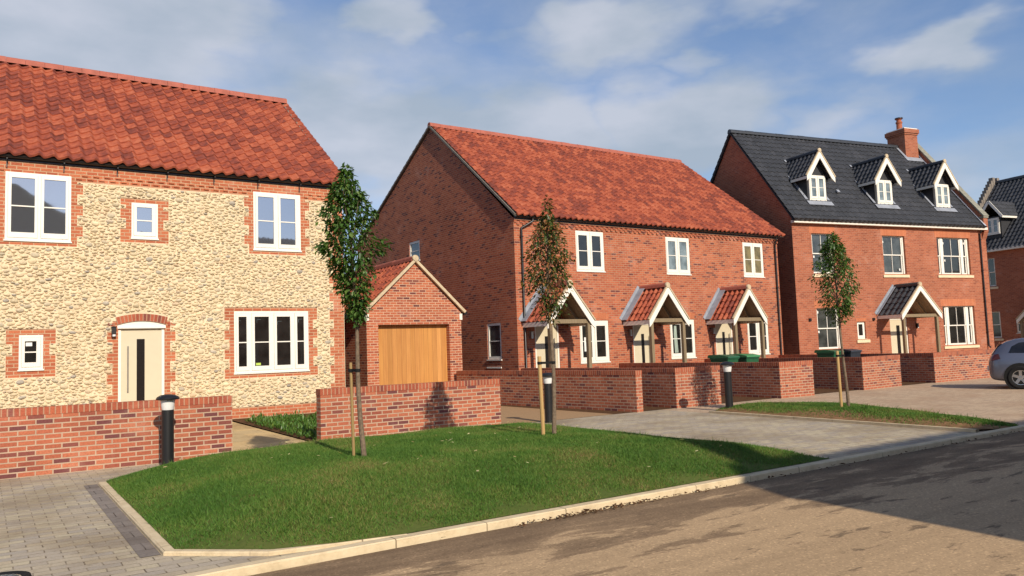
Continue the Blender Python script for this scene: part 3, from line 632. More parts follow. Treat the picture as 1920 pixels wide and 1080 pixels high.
def kerb_debris():
    m = MB()
    for i in range(420):
        t = random.random(); x = random.gauss(5.2, .55) if t < .6 else random.uniform(4, 16); y = 6.2-abs(random.gauss(0, .05)); r = random.uniform(.006, .02)
        c = Vector((x, y, -.033+r*.5)); pts = [c+Vector((random.uniform(-1, 1), random.uniform(-1, 1), random.uniform(0, 1)))*r*1.5 for _ in range(4)]
        for f in ((0, 1, 2), (0, 2, 3), (0, 3, 1), (1, 3, 2)): m.poly([pts[j] for j in f])
    o = m.build('kerb_debris', 'soil', kind='stuff'); o['label'] = 'crumbs of brown soil and gravel along the kerb'; o['category'] = 'debris'
kerb_debris()

# ================================================================== GARDEN WALLS
def garden_wall(label, segs, h=1.0):
    """segs: list of (p, q, thickness) straight brick runs along their axis; coping on top"""
    xs = [p for s_ in segs for p in s_[:2]]; ox, oy = xs[0]
    root = thing('garden_wall', label, 'brick wall', (ox, oy, 0), group='low brick garden walls')
    b, c = MB(), MB(); hc = h-.112
    for k, (p, q) in enumerate(segs):
        p, q = Vector((p[0]-ox, p[1]-oy, 0)), Vector((q[0]-ox, q[1]-oy, 0)); d = (q-p); ln = d.length; d.normalize(); s_ = Vector((-d.y, d.x, 0)); t = .1075; e = .003*k
        for mb, z0, z1, tt, f0 in ((b, -.03, hc, t, 0), (c, hc+.002, h, t+.006, 1)):
            z0 -= 0; z1 += e; a0, a1 = p-d*(t+(.006 if f0 else 0)), q+d*(t+(.006 if f0 else 0))
            if k: a0 = p+d*(t+.004)
            L0, L1, R0, R1 = a0+s_*tt, a1+s_*tt, a0-s_*tt, a1-s_*tt
            zb, zt = Vector((0, 0, z0)), Vector((0, 0, z1)); l2 = (a1-a0).length; w = 2*tt
            for A, B, uu in ((R0, R1, l2), (L1, L0, l2)): mb.poly([A+zb, B+zb, B+zt, A+zt], [(0+.01, z0), (uu+.01, z0), (uu+.01, z1), (.01, z1)])
            for A, B in ((L0, R0), (R1, L1)): mb.poly([A+zb, B+zb, B+zt, A+zt], [(.05, z0), (.05+w, z0), (.05+w, z1), (.05, z1)])
            mb.poly([R0+zt, R1+zt, L1+zt, L0+zt], [(0, 0), (l2, 0), (l2, w), (0, w)])
    b.build('brickwork', 'brick_garden', root); c.build('coping', 'brick_edge', root)
    return root
T = .1075
garden_wall('red brick garden wall in front of the cream cobbled house, left of its path', [((-9, 13.76), (3.38, 13.76))])
garden_wall('red brick garden wall between the cobbled house path and the brown driveway', [((5.29, 14.2), (9.03, 14.2))])
garden_wall('long shaded brick wall running back along the brown driveway to the garage', [((13.12, 14.2), (12.62, 21.7))])
garden_wall('brick corner wall left of the first terrace front garden, behind the driveway wall', [((14.5, 14.23), (14.55, 20.85)), ((14.5, 14.23), (15.92, 14.23))])
garden_wall('brick corner wall behind the far bollard, green bin lids showing above it', [((18.42, 14.1), (18.75, 20.85)), ((18.42, 14.1), (19.55, 14.0))])
garden_wall('brick corner wall behind the far tree, right of the far bollard', [((22.38, 14.1), (23.1, 20.85)), ((22.38, 14.1), (24.5, 14.25))])
garden_wall('brick corner wall in front of the tall slate roofed house, beside the car', [((26.62, 14.15), (27.55, 20.85)), ((26.62, 14.15), (33.5, 13.95))])

# ================================================================== COBBLED HOUSE (local = world axes)
def cobble_house():
    R0 = thing('cobbled_house', 'detached cream cobble fronted house with red pantile roof at left', 'house', (0, 20, 0))
    X0, X1, D = -4.5, 8.04, 10.0; ZE, ZR = 6.22, 9.98
    wins = [(.36, 1.61, 4.37, 5.86), (2.85, 3.42, 4.53, 5.36), (5.67, 6.89, 4.38, 5.86), (5.17, 7.06, 1.27, 2.8), (.65, 1.10, 1.55, 2.29)]
    dr = (2.58, 3.57, .15, 2.46)
    off = []
    w = MB(); facade(w, X0, X1, -.05, ZE-.02, 0, wins+[dr], .12)
    for x, fl in ((X0, False), (X1, True)): gable_wall(w, x, [(0, -.05), (0, ZE-.02), (D/2, ZR-.12), (D, ZE-.02), (D, -.05)], not fl)
    w.poly([(X1, D, -.05), (X0, D, -.05), (X0, D, ZE), (X1, D, ZE)])
    # dentil courses under the frieze
    x = X0
    while x < X1-.12:
        if not any(a-.13 < x+.05 < b+.13 and d > 5.7 for a, b, c, d in wins):
            w.box(x, x+.11, -.028, 0, 5.80, 5.872); 
            if x+.23 < X1: w.box(x+.115, x+.225, -.028, 0, 5.88, 5.952)
        x += .23
    w.build('wall', 'brick_stone_house', R0)
    # flint panels: rows of .24 with toothed brick edges
    rows = []; z = .42; r = 0
    bricks = {}
    F = MB(); stones = []; rowspan = []
    while z < 5.72-.01:
        z1 = min(z+.08, 5.74); odd = (r//3) % 2; tooth = .235 if odd else .12; br = []
        br.append((X1-(.40 if odd else .29), X1+.01))
        for i, (a, b, c, d) in enumerate(wins+[dr]):
            lo, hi = c-.125, d+.095
            if z1-.02 > lo and z+.02 < hi:
                tt = .235 if (z1 > d or z < c) and i in (1, 3, 4) else tooth
                br.append((a-tt, b+tt))
        br.sort(); x = X0
        for a, b in br+[(X1+1, X1+2)]:
            if a > x+.02:
                e = min(a, X1)
                F.box(x, e, -.012, -.001, z, z1, skip='+y'); stones.append((x, e, z, z1))
            x = max(x, b)
        rowspan.append([(a_, b_) for a_, b_, c_, d_ in stones if c_ == z]); z = z1; r += 1
    fo = F.build('cobble_panel', 'lime', R0)
    # individual rounded cobbles bedded in the lime, packed row on row
    def ok(x, z_, rx, rz):
        for q in (z_-rz*.9, z_, z_+rz*.9):
            k = int((q-.42)//.08)
            if (abs(x-3.075) < .62 and 2.4 < q < 2.80-.4*(x-3.075)**2) or k < 0 or k >= len(rowspan) or not any(a+rx*.85 < x < b-rx*.85 for a, b in rowspan[k]): return False
        return True
    nu_, nv_ = 10, 4
    base = [(0, 0, 1)]
    tmpl = []
    for j in range(nv_+1):
        ph = (j/nv_)*pi/2
        for i in range(nu_): tmpl.append((sin(ph)*cos(2*pi*i/nu_), sin(ph)*sin(2*pi*i/nu_), cos(ph)))
    tmpl = np.array(tmpl); Fq = []
    for j in range(nv_):
        for i in range(nu_): Fq.append((j*nu_+i, j*nu_+(i+1) % nu_, (j+1)*nu_+(i+1) % nu_, (j+1)*nu_+i))
    Fq = np.array(Fq); VV, FF = [], []; cnt = 0
    # variable-radius dart throwing on a grid
    cell = .1; grid = {}
    def try_place(x, z_, rx, rz):
        gx, gz = int(x/cell), int(z_/cell)
        for i in range(gx-3, gx+4):
            for j in range(gz-3, gz+4):
                for (px, pz, prx, prz) in grid.get((i, j), ()):
                    if ((x-px)/(rx+prx))**2+((z_-pz)/(rz+prz))**2 < .80: return False
        grid.setdefault((gx, gz), []).append((x, z_, rx, rz)); return True
    xlo = -1.2
    for (tries, lo, hi) in ((1800, .07, .095), (11000, .05, .07), (36000, .036, .05), (40000, .024, .036), (30000, .015, .024)):
        for _ in range(tries):
            rx = random.uniform(lo, hi); rz = rx*random.uniform(.42, .72); x, z_ = random.uniform(xlo, X1-.25), random.uniform(.44, 5.72)
            if not ok(x, z_, rx, rz) or z_+rz > 5.74 or z_-rz < .4: continue
            if not try_place(x, z_, rx, rz): continue
            a = random.uniform(-.5, .5); pr = random.uniform(.028, .052)*min(1, rx/.045)
            q = tmpl*(1+rng.normal(0, .06, (len(tmpl), 1))); sx, sz = q[:, 0]*rx*1.0, q[:, 1]*rz*1.0
            xx = x+sx*cos(a)-sz*sin(a)*.8; zz = z_+sx*sin(a)*.6+sz*cos(a)
            VV.append(np.column_stack([xx, -.010-q[:, 2]*pr+.004, zz])); FF.append(Fq+cnt*len(tmpl)); cnt += 1
    npmesh('cobbles', np.concatenate(VV), np.concatenate(FF), 'cobble', fo, smooth=True)
    # flat brick heads / sills, door arch
    a_ = MB(); arch_band(a_, dr[0]-.02, dr[1]+.02, dr[3]+.03, -.03, .085, .17); a_.box(dr[0]-.24, dr[0]-.07, -.014, 0, dr[3]+.0, dr[3]+.075); a_.box(dr[1]+.07, dr[1]+.24, -.014, 0, dr[3]+.0, dr[3]+.075)
    a_.build('door_arch', 'brick_edge', R0)
    two = [(.09, .44), (.58, .915)]
    window(R0, *wins[0][:2], *wins[0][2:], 0, two, (.5,), (.11, .92), 'glass_blue', recess=.0)
    window(R0, *wins[1][:2], *wins[1][2:], 0, [(.19, .77)], (.5,), (.17, .88), 'glass_blue', recess=.0)
    window(R0, *wins[2][:2], *wins[2][2:], 0, [(.09, .42), (.565, .885)], (.5,), (.1, .92), 'glass_blue', recess=.0)
    o = window(R0, *wins[3][:2], *wins[3][2:], 0, [(.055, .16), (.265, .455), (.56, .745), (.84, .935)], (.49,), (.1, .91), 'glass', recess=.0)
    k = MB(); k.box(5.70, 5.82, -.001+.005, .009, 1.44, 1.5); k.build('sticker', plain('lime green label', (.45, .6, .1), .6), o)
    for x, z in ((5.28, 2.52), (5.78, 2.55), (6.3, 2.5), (6.85, 2.55)):
        k = MB(); k.box(x-.05, x+.05, .004, .009, z+.04, z+.045); k.box(x-.05, x-.045, .004, .009, z-.045, z+.04); k.build('window_film', 'glass_net', o)
    o = window(R0, *wins[4][:2], *wins[4][2:], 0, [(.24, .72)], (.5,), (.2, .82), 'glass', recess=.0)
    k = MB(); k.box(.775, .895, .004, .009, 2.05, 2.13); k.build('sticker', 'sticker', o)
    do = door(R0, dr[0], dr[1], dr[2], dr[3], 0, 'left', .485, .17, recess=.04, slot=(0, .87))
    hm = MB(); n = 12; x0, x1 = dr[0]-.02, dr[1]+.02
    for i in range(n):
        u0, u1 = i/n, (i+1)/n; h = lambda u: dr[3]+.03+.085*(1-(2*u-1)**2); hm.poly([(x0+(x1-x0)*u0, -.005, dr[3]-.05), (x0+(x1-x0)*u1, -.005, dr[3]-.05), (x0+(x1-x0)*u1, -.005, h(u1)), (x0+(x1-x0)*u0, -.005, h(u0))])
    hm.box(x0, x1, -.02, -.006, dr[3]-.055, dr[3]-.01); hm.build('door_head', 'white', do)
    lamp_box(R0, 2.48, -.012, 2.33)
    # roof
    sl = Vector((0, D/2+.2, ZR-ZE-.02)); Lr = sl.length
    pantiles('roof', R0, (X0-.1, -.2, ZE), (1, 0, 0), sl, X1+.14-X0+.1, Lr, 'tile_red', .28, .33, .036)
    pantiles('roof', R0, (X1+.14, D+.2, ZE), (-1, 0, 0), (0, -D/2-.2, ZR-ZE-.02), X1+.14-X0+.1, Lr, 'tile_red', .28, .33, .036, res=4)
    ridge(R0, (X0-.1, D/2, ZR+.0), (X1+.14, D/2, ZR+.0), 'ridge_red', .13)
    c_ = MB(); c_.box(X1+.06, X1+.15, D/2-.1, D/2+.1, ZR-.12, ZR+.08); c_.build('ridge_mortar', 'mortar_cream', R0)
    verge(R0, [(X1+.06, -.12, ZE-.02), (X1+.06, D/2, ZR-.06), (X1+.06, D+.1, ZE-.02)], .12, .05, 'mortar_grey')
    gutter(R0, X0, X1, -.03, ZE-.02, r=.058); fs = MB(); fs.box(X0, X1, -.16, -.02, ZE-.02, ZE+.02); fs.build('fascia', 'dark_soffit', R0)
    x = -.7
    while x < X1-.1:
        bk = MB(); bk.box(x-.01, x+.01, -.04, -.002, ZE-.28, ZE-.09); bk.box(x-.012, x+.012, -.16, -.02, ZE-.115, ZE-.09); x += 1.08; bk.build('gutter_bracket', 'black_metal', R0)
    return R0
cobble_house()

# ================================================================== GARAGE
def garage():
    R0 = thing('garage', 'small brick garage with golden cedar door and red pantile roof', 'garage', (9.56, 22, 0)); Wd = 3.29; D = 6; ze, zp = 2.93, 4.56
    op = (.38, 2.84, 0, 2.5); w = MB(); facade(w, 0, Wd, -.05, ze-.05, 0, [(op[0], op[1], -.05, op[3])], .22)
    hx = Wd/2; w.poly([(0, 0, ze-.05), (Wd, 0, ze-.05), (hx, 0, zp-.08)])
    w.poly([(0, D, -.05), (0, 0, -.05), (0, 0, ze-.05), (0, D, ze-.05)]); w.poly([(Wd, 0, -.05), (Wd, D, -.05), (Wd, D, ze-.05), (Wd, 0, ze-.05)]); w.poly([(Wd, D, -.05), (0, D, -.05), (0, D, ze-.05), (hx, D, zp-.08), (Wd, D, ze-.05)])
    w.build('wall', 'brick_garage', R0)
    d = MB(); d.box(op[0]+.001, op[1]-.001, .2, .25, .02, op[3]-.001); o = d.build('garage_door', 'cedar', R0)
    k = MB(); k.box(1.62, 1.65, .17, .2, .52, .64); k.build('handle', 'black_metal', o)
    L_ = Vector((hx+.14, 0, zp-ze)).length
    pantiles('roof', R0, (-.14, D, ze-.03), (0, -1, 0), (hx+.14, 0, zp-ze), D+.1, L_, 'tile_red', .26, .33, .036); pantiles('roof', R0, (Wd+.14, -.1, ze-.03), (0, 1, 0), (-hx-.14, 0, zp-ze), D+.1, L_, 'tile_red', .26, .33, .036)
    ridge(R0, (hx, -.06, zp-.01), (hx, D, zp-.01), 'ridge_red', .11)
    v = MB()
    for s_ in (-1, 1):
        n = Vector((s_*(zp-ze), 0, hx+.14)).normalized(); a = Vector((hx+s_*(hx+.13), -.07, ze-.03)); b = Vector((hx, -.07, zp)); v.beam(a-n*.03, b-n*.03, n, .1, .085)
    v.lathe([(.09, 0), (.11, .06)], (hx, -.14, zp+.01), 14, 'y'); v.poly([(hx+.1*cos(2*pi*i/14), -.135, zp+.01+.1*sin(2*pi*i/14)) for i in range(14)])
    v.build('verge_mortar', 'mortar_cream', R0)
    for a, b in ((Wd-.07, Wd+.03), (-.03, .07)): e = MB(); e.box(a, b, -.03, -.002, ze-.3, ze-.1); e.build('eave_block', 'white_shade', R0)
    for a, b in ((Wd+.1, Wd+.24), (-.24, -.1)): g = MB(); g.box(a, b, 0, D, ze-.13, ze-.04); g.build('gutter', 'black_plastic', R0)
garage()

# ================================================================== TERRACE
def terrace():
    OX, OY = 14.36, 21; R0 = thing('terraced_houses', 'red brick terrace of three houses with red pantile roof and three porches', 'terrace', (OX, OY, 0)); X1 = 13.45; ZE, ZR, YR, YB = 6.0, 10.42, 5.48, 12.9; zb = 6.5
    cen = [3.2, 7.52, 11.87]; W_ = 1.27; ops = []
    up = [(c-W_/2, c+W_/2, 4.24, 5.65) for c in cen]; lo = [(c-.65+.03, c+.65+.03, 1.08, 2.52) for c in cen]; dr = [(a, a+1.0, .12, 2.4) for a in (.69, 5.03, 9.36)]
    w = MB(); facade(w, 0, X1, -.05, 5.9, 0, up+lo+dr, .1)
    prof = [(0, -.05), (0, 5.9), (YR, ZR-.12), (YB, zb), (YB, -.05)]
    # left gable with window openings
    gw1, gw2 = (.98, 1.85, 1.3, 2.53), (6.68, 7.6, 5.3, 6.1)
    ys = sorted({0, YB, gw1[0], gw1[1], gw2[0], gw2[1], YR}); roofz = lambda y: 5.9+(ZR-.12-5.9)*y/YR if y <= YR else ZR-.12+(zb-ZR+.12)*(y-YR)/(YB-YR)
    for a, b in zip(ys, ys[1:]):
        cuts = [-.05]; hole = None
        for g in (gw1, gw2):
            if g[0] <= a and b <= g[1]: hole = g
        if hole:
            w.poly([(0, b, -.05), (0, a, -.05), (0, a, hole[2]), (0, b, hole[2])]); w.poly([(0, b, hole[3]), (0, a, hole[3]), (0, a, roofz(a)), (0, b, roofz(b))])
        else: w.poly([(0, b, -.05), (0, a, -.05), (0, a, roofz(a)), (0, b, roofz(b))])
    for g in (gw1, gw2):
        a, b, c, d = g; e = .1
        w.poly([(0, a, c), (e, a, c), (e, a, d), (0, a, d)]); w.poly([(e, b, c), (0, b, c), (0, b, d), (e, b, d)]); w.poly([(0, a, d), (e, a, d), (e, b, d), (0, b, d)]); w.poly([(0, b, c), (e, b, c), (e, a, c), (0, a, c)])
    gable_wall(w, X1, prof, False); w.poly([(X1, YB, -.05), (0, YB, -.05), (0, YB, zb), (X1, YB, zb)])
    w.build('wall', 'brick_terrace', R0)
    dn = MB(); x = .0
    while x < X1-.1:
        dn.box(x, x+.105, -.03, 0, 5.77, 5.84); dn.box(x+.1125, min(x+.2175, X1), -.045, 0, 5.69, 5.76) if not any(a-.02 < x+.16 < b+.02 for a, b, _, _ in up) or True else None
        x += .225
    dn.box(-.003, X1+.003, -.05, -.001, 5.845, 5.915); dn.build('dentil_course', 'brick_terrace', R0)
    sc = MB(); sc.box(-.004, X1, -.012, -.001, 5.55-.0, 5.60); 
    ar = MB()
    for a, b, c, d in lo: ar = MB(); arch_band(ar, a-.0, b+.0, d+.0, -.006, .06, .22, 17); ar.build('window_arch', 'brick_arch', R0)
    two = [(.10, .405), (.575, .88)]
    for i, (a, b, c, d) in enumerate(up): window(R0, a, b, c, d, 0, two, (.5,), (.12, .885), ('glass', 'glass_net', 'glass_blind')[i], recess=.02)
    for i, (a, b, c, d) in enumerate(lo):
        o = window(R0, a, b, c, d, 0, [(.09, .41), (.575, .885)], (.5,), (.12, .87), ('glass', 'glass', 'glass')[i], recess=.02, arch=.06)
        if i == 0:
            k = MB(); k.box(a+.19, a+.45, .012, .018, c+.38, c+.86); q = k.build('poster', 'sticker', o)
            k = MB(); k.box(a+.3, a+.37, .006, .0115, c+.5, c+.56); k.box(a+.26, a+.42, .006, .0115, c+.72, c+.76); k.tube([(a+.33, .008, c+.54), (a+.36, .008, c+.6), (a+.33, .008, c+.67)], .015, 6); k.build('poster_print', plain('green print', (.05, .35, .12), .6), o)
        if i == 1:
            k = MB()
            for j in range(5): k.tube([(a+.24+j*.035, .03+.008*(j % 2), c+.2), (a+.22+j*.03, .03, c+.9), (a+.25+j*.02, .03, c+1.2)], .02, 6)
            k.build('curtain', 'curtain', o, smooth=True)
    # gable windows (facing -x): built in a rotated frame
    for (a, b, c, d), pn, nm in ((gw1, [(.3, .82)], 'window'), (gw2, [(.3, .85)], 'window')):
        e_ = bpy.data.objects.new('tmp', None)
        m = MB(); p = MB(); h = d-c; wd = b-a
        def bx(y0, y1, z0, z1, x0=.02, x1=.08): m.box(x0, x1, y0, y1, z0, z1)
        bx(a, a+.09, c, d); bx(b-.09, b, c, d); bx(a+.09, b-.09, d-.09, d); bx(a+.09, b-.09, c, c+.1); bx(a+.09, b-.09, c+h*.5-.014, c+h*.5+.014, .03, .06)
        fo = m.build('window', 'white', R0); p.poly([(.05, b-.09, c+.1), (.05, a+.09, c+.1), (.05, a+.09, d-.09), (.05, b-.09, d-.09)]); p.build('pane', 'glass_grey', fo)
        s_ = MB(); s_.box(-.04, .07, a-.03, b+.03, c-.04, c-.002); s_.build('sill', 'white', fo)
        bpy.data.objects.remove(e_)
    for a, b, c, d in dr:
        door(R0, a, b, c, d, 0, 'right', .5, .14, recess=.03, slot=(0, .83)); lamp_box(R0, a-.17, 0, 2.05, 'steel')
    for i, x in enumerate((.23, 4.58, 8.88)): porch(R0, x, x+1.88, 0, 1.33, 2.46, 3.64, 'tile_red', 'ridge_red', (.17, .17), .05, 2.38)
    sl = (0, YR+.25, ZR-ZE); pantiles('roof', R0, (-.06, -.25, ZE), (1, 0, 0), sl, X1+.3, Vector(sl).length, 'tile_red', .25, .33, .034, res=6)
    pantiles('roof', R0, (X1+.24, YB+.2, zb-.02), (-1, 0, 0), (0, -(YB+.2-YR), ZR-zb+.02), X1+.3, Vector((YB+.2-YR, ZR-zb)+(0,)).length, 'tile_red', .25, .33, .034, res=4)
    ridge(R0, (-.08, YR, ZR+.0), (X1+.24, YR, ZR+.0), 'ridge_red', .12)
    verge(R0, [(-.03, -.2, ZE-.02), (-.03, YR, ZR-.03), (-.03, YB+.15, zb-.02)], .12, .07, 'mortar_grey'); verge(R0, [(X1+.1, -.2, ZE-.04), (X1+.1, YR, ZR-.05), (X1+.1, YB, zb-.04)], .2, .04, 'mortar_grey')
    gutter(R0, 0, X1, -.06, ZE-.03, r=.058); fs = MB(); fs.box(-.02, X1+.02, -.2, -.05, ZE-.03, ZE+.01); fs.build('fascia', 'dark_soffit', R0)
    downpipe(R0, .26, -.06, ZE-.1, .6, -.14, side=.42); downpipe(R0, X1-.22, -.06, ZE-.1, .6, -.14)
    mb_ = MB(); mb_.box(-.03, 0-.001, 1.0, 1.9, 1.0, 1.05); mb_.build('vent_ledge', 'white', R0)
    return R0
terrace()

# ================================================================== TALL HOUSE WITH DORMERS
def sash(root, x0, x1, z0, z1, y, lights, glassm='glass', recess=.09, stk=()):
    """sliding sash window: lights = list of (fx0, fx1, nbars)"""
    w, h = x1-x0, z1-z0; m = MB(); yf = y+recess; p = MB(); zm = z0+h*.5
    xs = [x0]
    for (a, b, nb) in lights:
        a, b = x0+a*w, x0+b*w; m.box(xs[-1], a, yf, yf+.1, z0, z1); xs.append(b)
        for (za, zb_, dy) in ((zm-.02, z1, .025), (z0, zm+.02, .055)):
            s_ = .058; ys = yf+dy; m.box(a, a+s_, ys, ys+.035, za, zb_); m.box(b-s_, b, ys, ys+.035, za, zb_); m.box(a+s_, b-s_, ys, ys+.035, zb_-.05, zb_); m.box(a+s_, b-s_, ys, ys+.035, za, za+(.075 if za == z0 else .045))
            for k in range(nb):
                c = a+(b-a)*(k+1)/(nb+1); m.box(c-.012, c+.012, ys+.004, ys+.03, za+.045, zb_-.05)
            p.poly([(a+s_, ys+.028, za+.045), (b-s_, ys+.028, za+.045), (b-s_, ys+.028, zb_-.05), (a+s_, ys+.028, zb_-.05)])
    m.box(xs[-1], x1, yf, yf+.1, z0, z1); m.box(x0, x1, yf-.002, yf+.098, z1, z1+.012); m.box(x0, x1, yf-.02, yf+.02, z0-.05, z0)
    fo = m.build('sash_window', 'white', root); p.build('pane', glassm, fo)
    s_ = MB(); s_.box(x0-.11, x1+.11, y-.05, y+.12, z0-.17, z0-.05); s_.build('sill', 'stone_sill', fo)
    if stk:
        k = MB()
        for fx, fz in stk: k.box(x0+fx*w-.035, x0+fx*w+.035, yf+.02, yf+.024, z0+fz*h-.05, z0+fz*h+.05)
        k.build('sticker', 'sticker', fo)
def townhouse():
    rz = radians(22.99-34.08); R0 = thing('townhouse', 'tall orange brick house with black tiled roof, three dormers and chimney', 'house', (28.89, 21, 0), rz)
    X1 = 12.17; ZE, ZR, YR = 6.95, 11.62, 3.6; D = 7.2
    up = [(1.06, 2.30, 4.46, 6.22), (5.27, 6.72, 4.46, 6.22), (8.75, 10.95, 4.46, 6.22)]; up[1] = (5.25, 6.65, 4.46, 6.22)
    lo = [(1.08, 2.42, 1.16, 2.94), (8.8, 10.95, 1.1, 2.94)]; sm_ = (3.36, 3.86, 1.54, 2.31); dr = (5.35, 6.45, .12, 2.42)
    w = MB(); facade(w, 0, X1, -.05, ZE-.1, 0, up+lo+[sm_, dr], .16)
    prof = [(0, -.05), (0, ZE-.1), (YR, ZR-.12), (D, ZE-.1), (D, -.05)]
    gable_wall(w, 0, prof, True)
    # right gable rises as a parapet over a corbelled kneeler
    x2 = X1+.03; pr = [(-.0, -.05), (0, 6.2), (-.16, 6.55), (-.16, ZE+.35), (YR, ZR+.42), (D, ZE+.25), (D, -.05)]
    w.poly([(x2, a, b) for a, b in pr]); w.poly([(x2-.3, a, b) for a, b in [(-.16, 6.55), (-.16, ZE+.35), (YR, ZR+.42), (D, ZE+.25), (D, ZE-.3), (0, ZE-.3)]][::-1])
    w.poly([(x2-.3, -.16, 6.55), (x2, -.16, 6.55), (x2, -.16, ZE+.35), (x2-.3, -.16, ZE+.35)]); w.poly([(x2-.3, -.002, 6.2), (x2, -.002, 6.2), (x2, -.16, 6.55), (x2-.3, -.16, 6.55)]); w.poly([(x2-.3, 0, 6.2), (x2-.3, -.16, 6.55), (x2-.3, 0, 6.55)])
    w.poly([(X1, D, -.05), (0, D, -.05), (0, D, ZE), (X1, D, ZE)]); w.build('wall', 'brick_town', R0)
    cp = MB()
    for a, b in (((-.2, ZE+.36), (YR, ZR+.47)), ((YR, ZR+.47), (D, ZE+.28))):
        v0, v1 = Vector((x2-.15, *a)), Vector((x2-.15, *b)); n = Vector((0, -(b[1]-a[1]), b[0]-a[0])).normalized(); n = n if n.z > 0 else -n; cp.beam(v0, v1, n, .38, .07)
    cp.box(x2-.33, x2+.02, -.2, .05, ZE+.28, ZE+.36); cp.build('parapet_coping', plain('grey green coping', (.24, .235, .19), .9, .2, .25, 6, bump=.4), R0)
    ar = MB()
    for a, b, c, d in up+lo: ar = MB(); ar.box(a-.12, b+.12, -.005, -.001, d, d+.33); ar.build('flat_arch', 'brick_arch', R0)
    ar = MB()
    ar.box(sm_[0]-.05, sm_[1]+.05, -.005, -.001, sm_[3], sm_[3]+.15)
    ar.build('flat_arch', 'brick_arch', R0)
    sash(R0, *up[0], 0, [(.06, .94, 1)], 'glass_grey', stk=((.14, .42),)); sash(R0, *up[1], 0, [(.06, .94, 1)], 'glass_grey', stk=((.1, .84), (.78, .12)))
    tri = [(.03, .14, 0), (.22, .76, 1), (.84, .95, 0)]
    sash(R0, *up[2], 0, tri, 'glass', stk=((.25, .85), (.27, .38), (.89, .86))); sash(R0, *lo[0], 0, [(.06, .94, 1)], 'glass_grey', stk=((.12, .9), (.12, .42))); sash(R0, *lo[1], 0, tri, 'glass')
    f = window(R0, *sm_, 0, [(.25, .75)], (), (.2, .85), 'glass', recess=.07, sillm='stone_sill', silldrop=.02); s_ = MB(); s_.box(sm_[0]-.1, sm_[1]+.16, -.06, .05, sm_[2]-.17, sm_[2]-.04); s_.build('sill', 'stone_sill', f)
    door(R0, *dr[:2], *dr[2:], 0, 'right', .5, .2, recess=.05)
    for x, z in ((.66, 2.44), (4.35, 2.4)): k = MB(); k.box(x-.06, x+.06, -.06, -.001, z-.06, z+.06); k.box(x-.03, x+.03, -.075, -.06, z-.03, z+.03); k.build('vent', 'black_plastic', R0)
    lamp_box(R0, 7.0, 0, 2.05)
    porch(R0, 4.62, 7.04, 0, 1.3, 2.55, 3.84, 'tile_black', 'ridge_black', (.18, .2), .05, 2.42, flash=.12)
    sl = (0, YR+.28, ZR-ZE+.28*1.2); z0 = ZE-.22; sl = (0, YR+.28, ZR-z0)
    pantiles('roof', R0, (-.1, -.28, z0), (1, 0, 0), sl, X1-.17, Vector(sl).length, 'tile_black', .26, .33, .03, res=6); pantiles('roof', R0, (X1-.27, D+.28, z0), (-1, 0, 0), (0, -(D+.28-YR), ZR-z0), X1-.17, Vector((0, D+.28-YR, ZR-z0)).length, 'tile_black', .26, .33, .03, res=4)
    ridge(R0, (-.12, YR, ZR), (X1-.3, YR, ZR), 'ridge_black', .13)
    vm = verge(R0, [(-.06, -.24, z0-.02), (-.06, YR, ZR-.05), (-.06, D+.2, z0-.02)], .09, .05, 'slate_cheek')
    gutter(R0, -.05, X1-.28, -.2, ZE-.14, r=.055); fs = MB(); fs.box(-.04, X1-.1, -.215, -.002, ZE-.32, ZE-.205); fs.build('fascia', 'white_shade', R0); sf = MB(); sf.box(-.04, X1-.3, -.26, -.1, ZE-.15, ZE-.12); sf.build('soffit', 'dark_soffit', R0)
    fl = MB(); n = Vector((0, -(ZR-z0), YR+.28)).normalized(); a, b = Vector((X1-.30, -.25, z0+.06)), Vector((X1-.30, YR, ZR+.06)); fl.beam(a+n*.03, b+n*.03, n, .1, .03); fl.build('parapet_flashing', plain('bright flashing', (.45, .47, .52), .4, .5), R0)
    downpipe(R0, X1-.48, -.06, ZE-.2, .9, -.18)
    # dormers
    slope = (ZR-z0)/(YR+.28); rz_ = lambda y: z0+(y+.28)*slope
    for xc in (2.12, 6.22, 10.07):
        hw, yf = .56, .58; zs, ze, zp = 7.72, 8.98, 10.02; yb = (ze-z0)/slope-.28+.1
        ck = MB(); ck.poly([(xc-hw, yb, ze), (xc-hw, yf, rz_(yf)-.1), (xc-hw, yf, ze)]); ck.poly([(xc+hw, yf, rz_(yf)-.1), (xc+hw, yb, ze), (xc+hw, yf, ze)])
        ck.poly([(xc-hw, yf, zs-.2), (xc+hw, yf, zs-.2), (xc+hw, yf, ze), (xc, yf, zp-.15), (xc-hw, yf, ze)]); o = ck.build('dormer', 'slate_cheek', R0)
        window(o, xc-.48, xc+.48, 7.84, 8.95, yf-.03, [(.13, .39), (.59, .85)], (.5,), (.13, .87), 'glass_net', recess=-.03)
        hp = .80; yfr = yf-.28; ybk = (zp-z0)/slope-.28; rise = zp-8.86; zl = 8.86
        Ls = math.hypot(hp, rise); 
        q = pantiles('dormer_roof', o, (xc-hp, ybk, zl), (0, -1, 0), (hp, 0, rise), ybk-yfr, Ls, 'tile_black', .25, .3, .034, cellseed=random.randint(0, 99)); q = pantiles('dormer_roof', o, (xc+hp, yfr, zl), (0, 1, 0), (-hp, 0, rise), ybk-yfr, Ls, 'tile_black', .25, .3, .034)
        ridge(o, (xc, yfr+.02, zp+.02), (xc, ybk, zp+.02), 'ridge_black', .09)
        bb = MB()
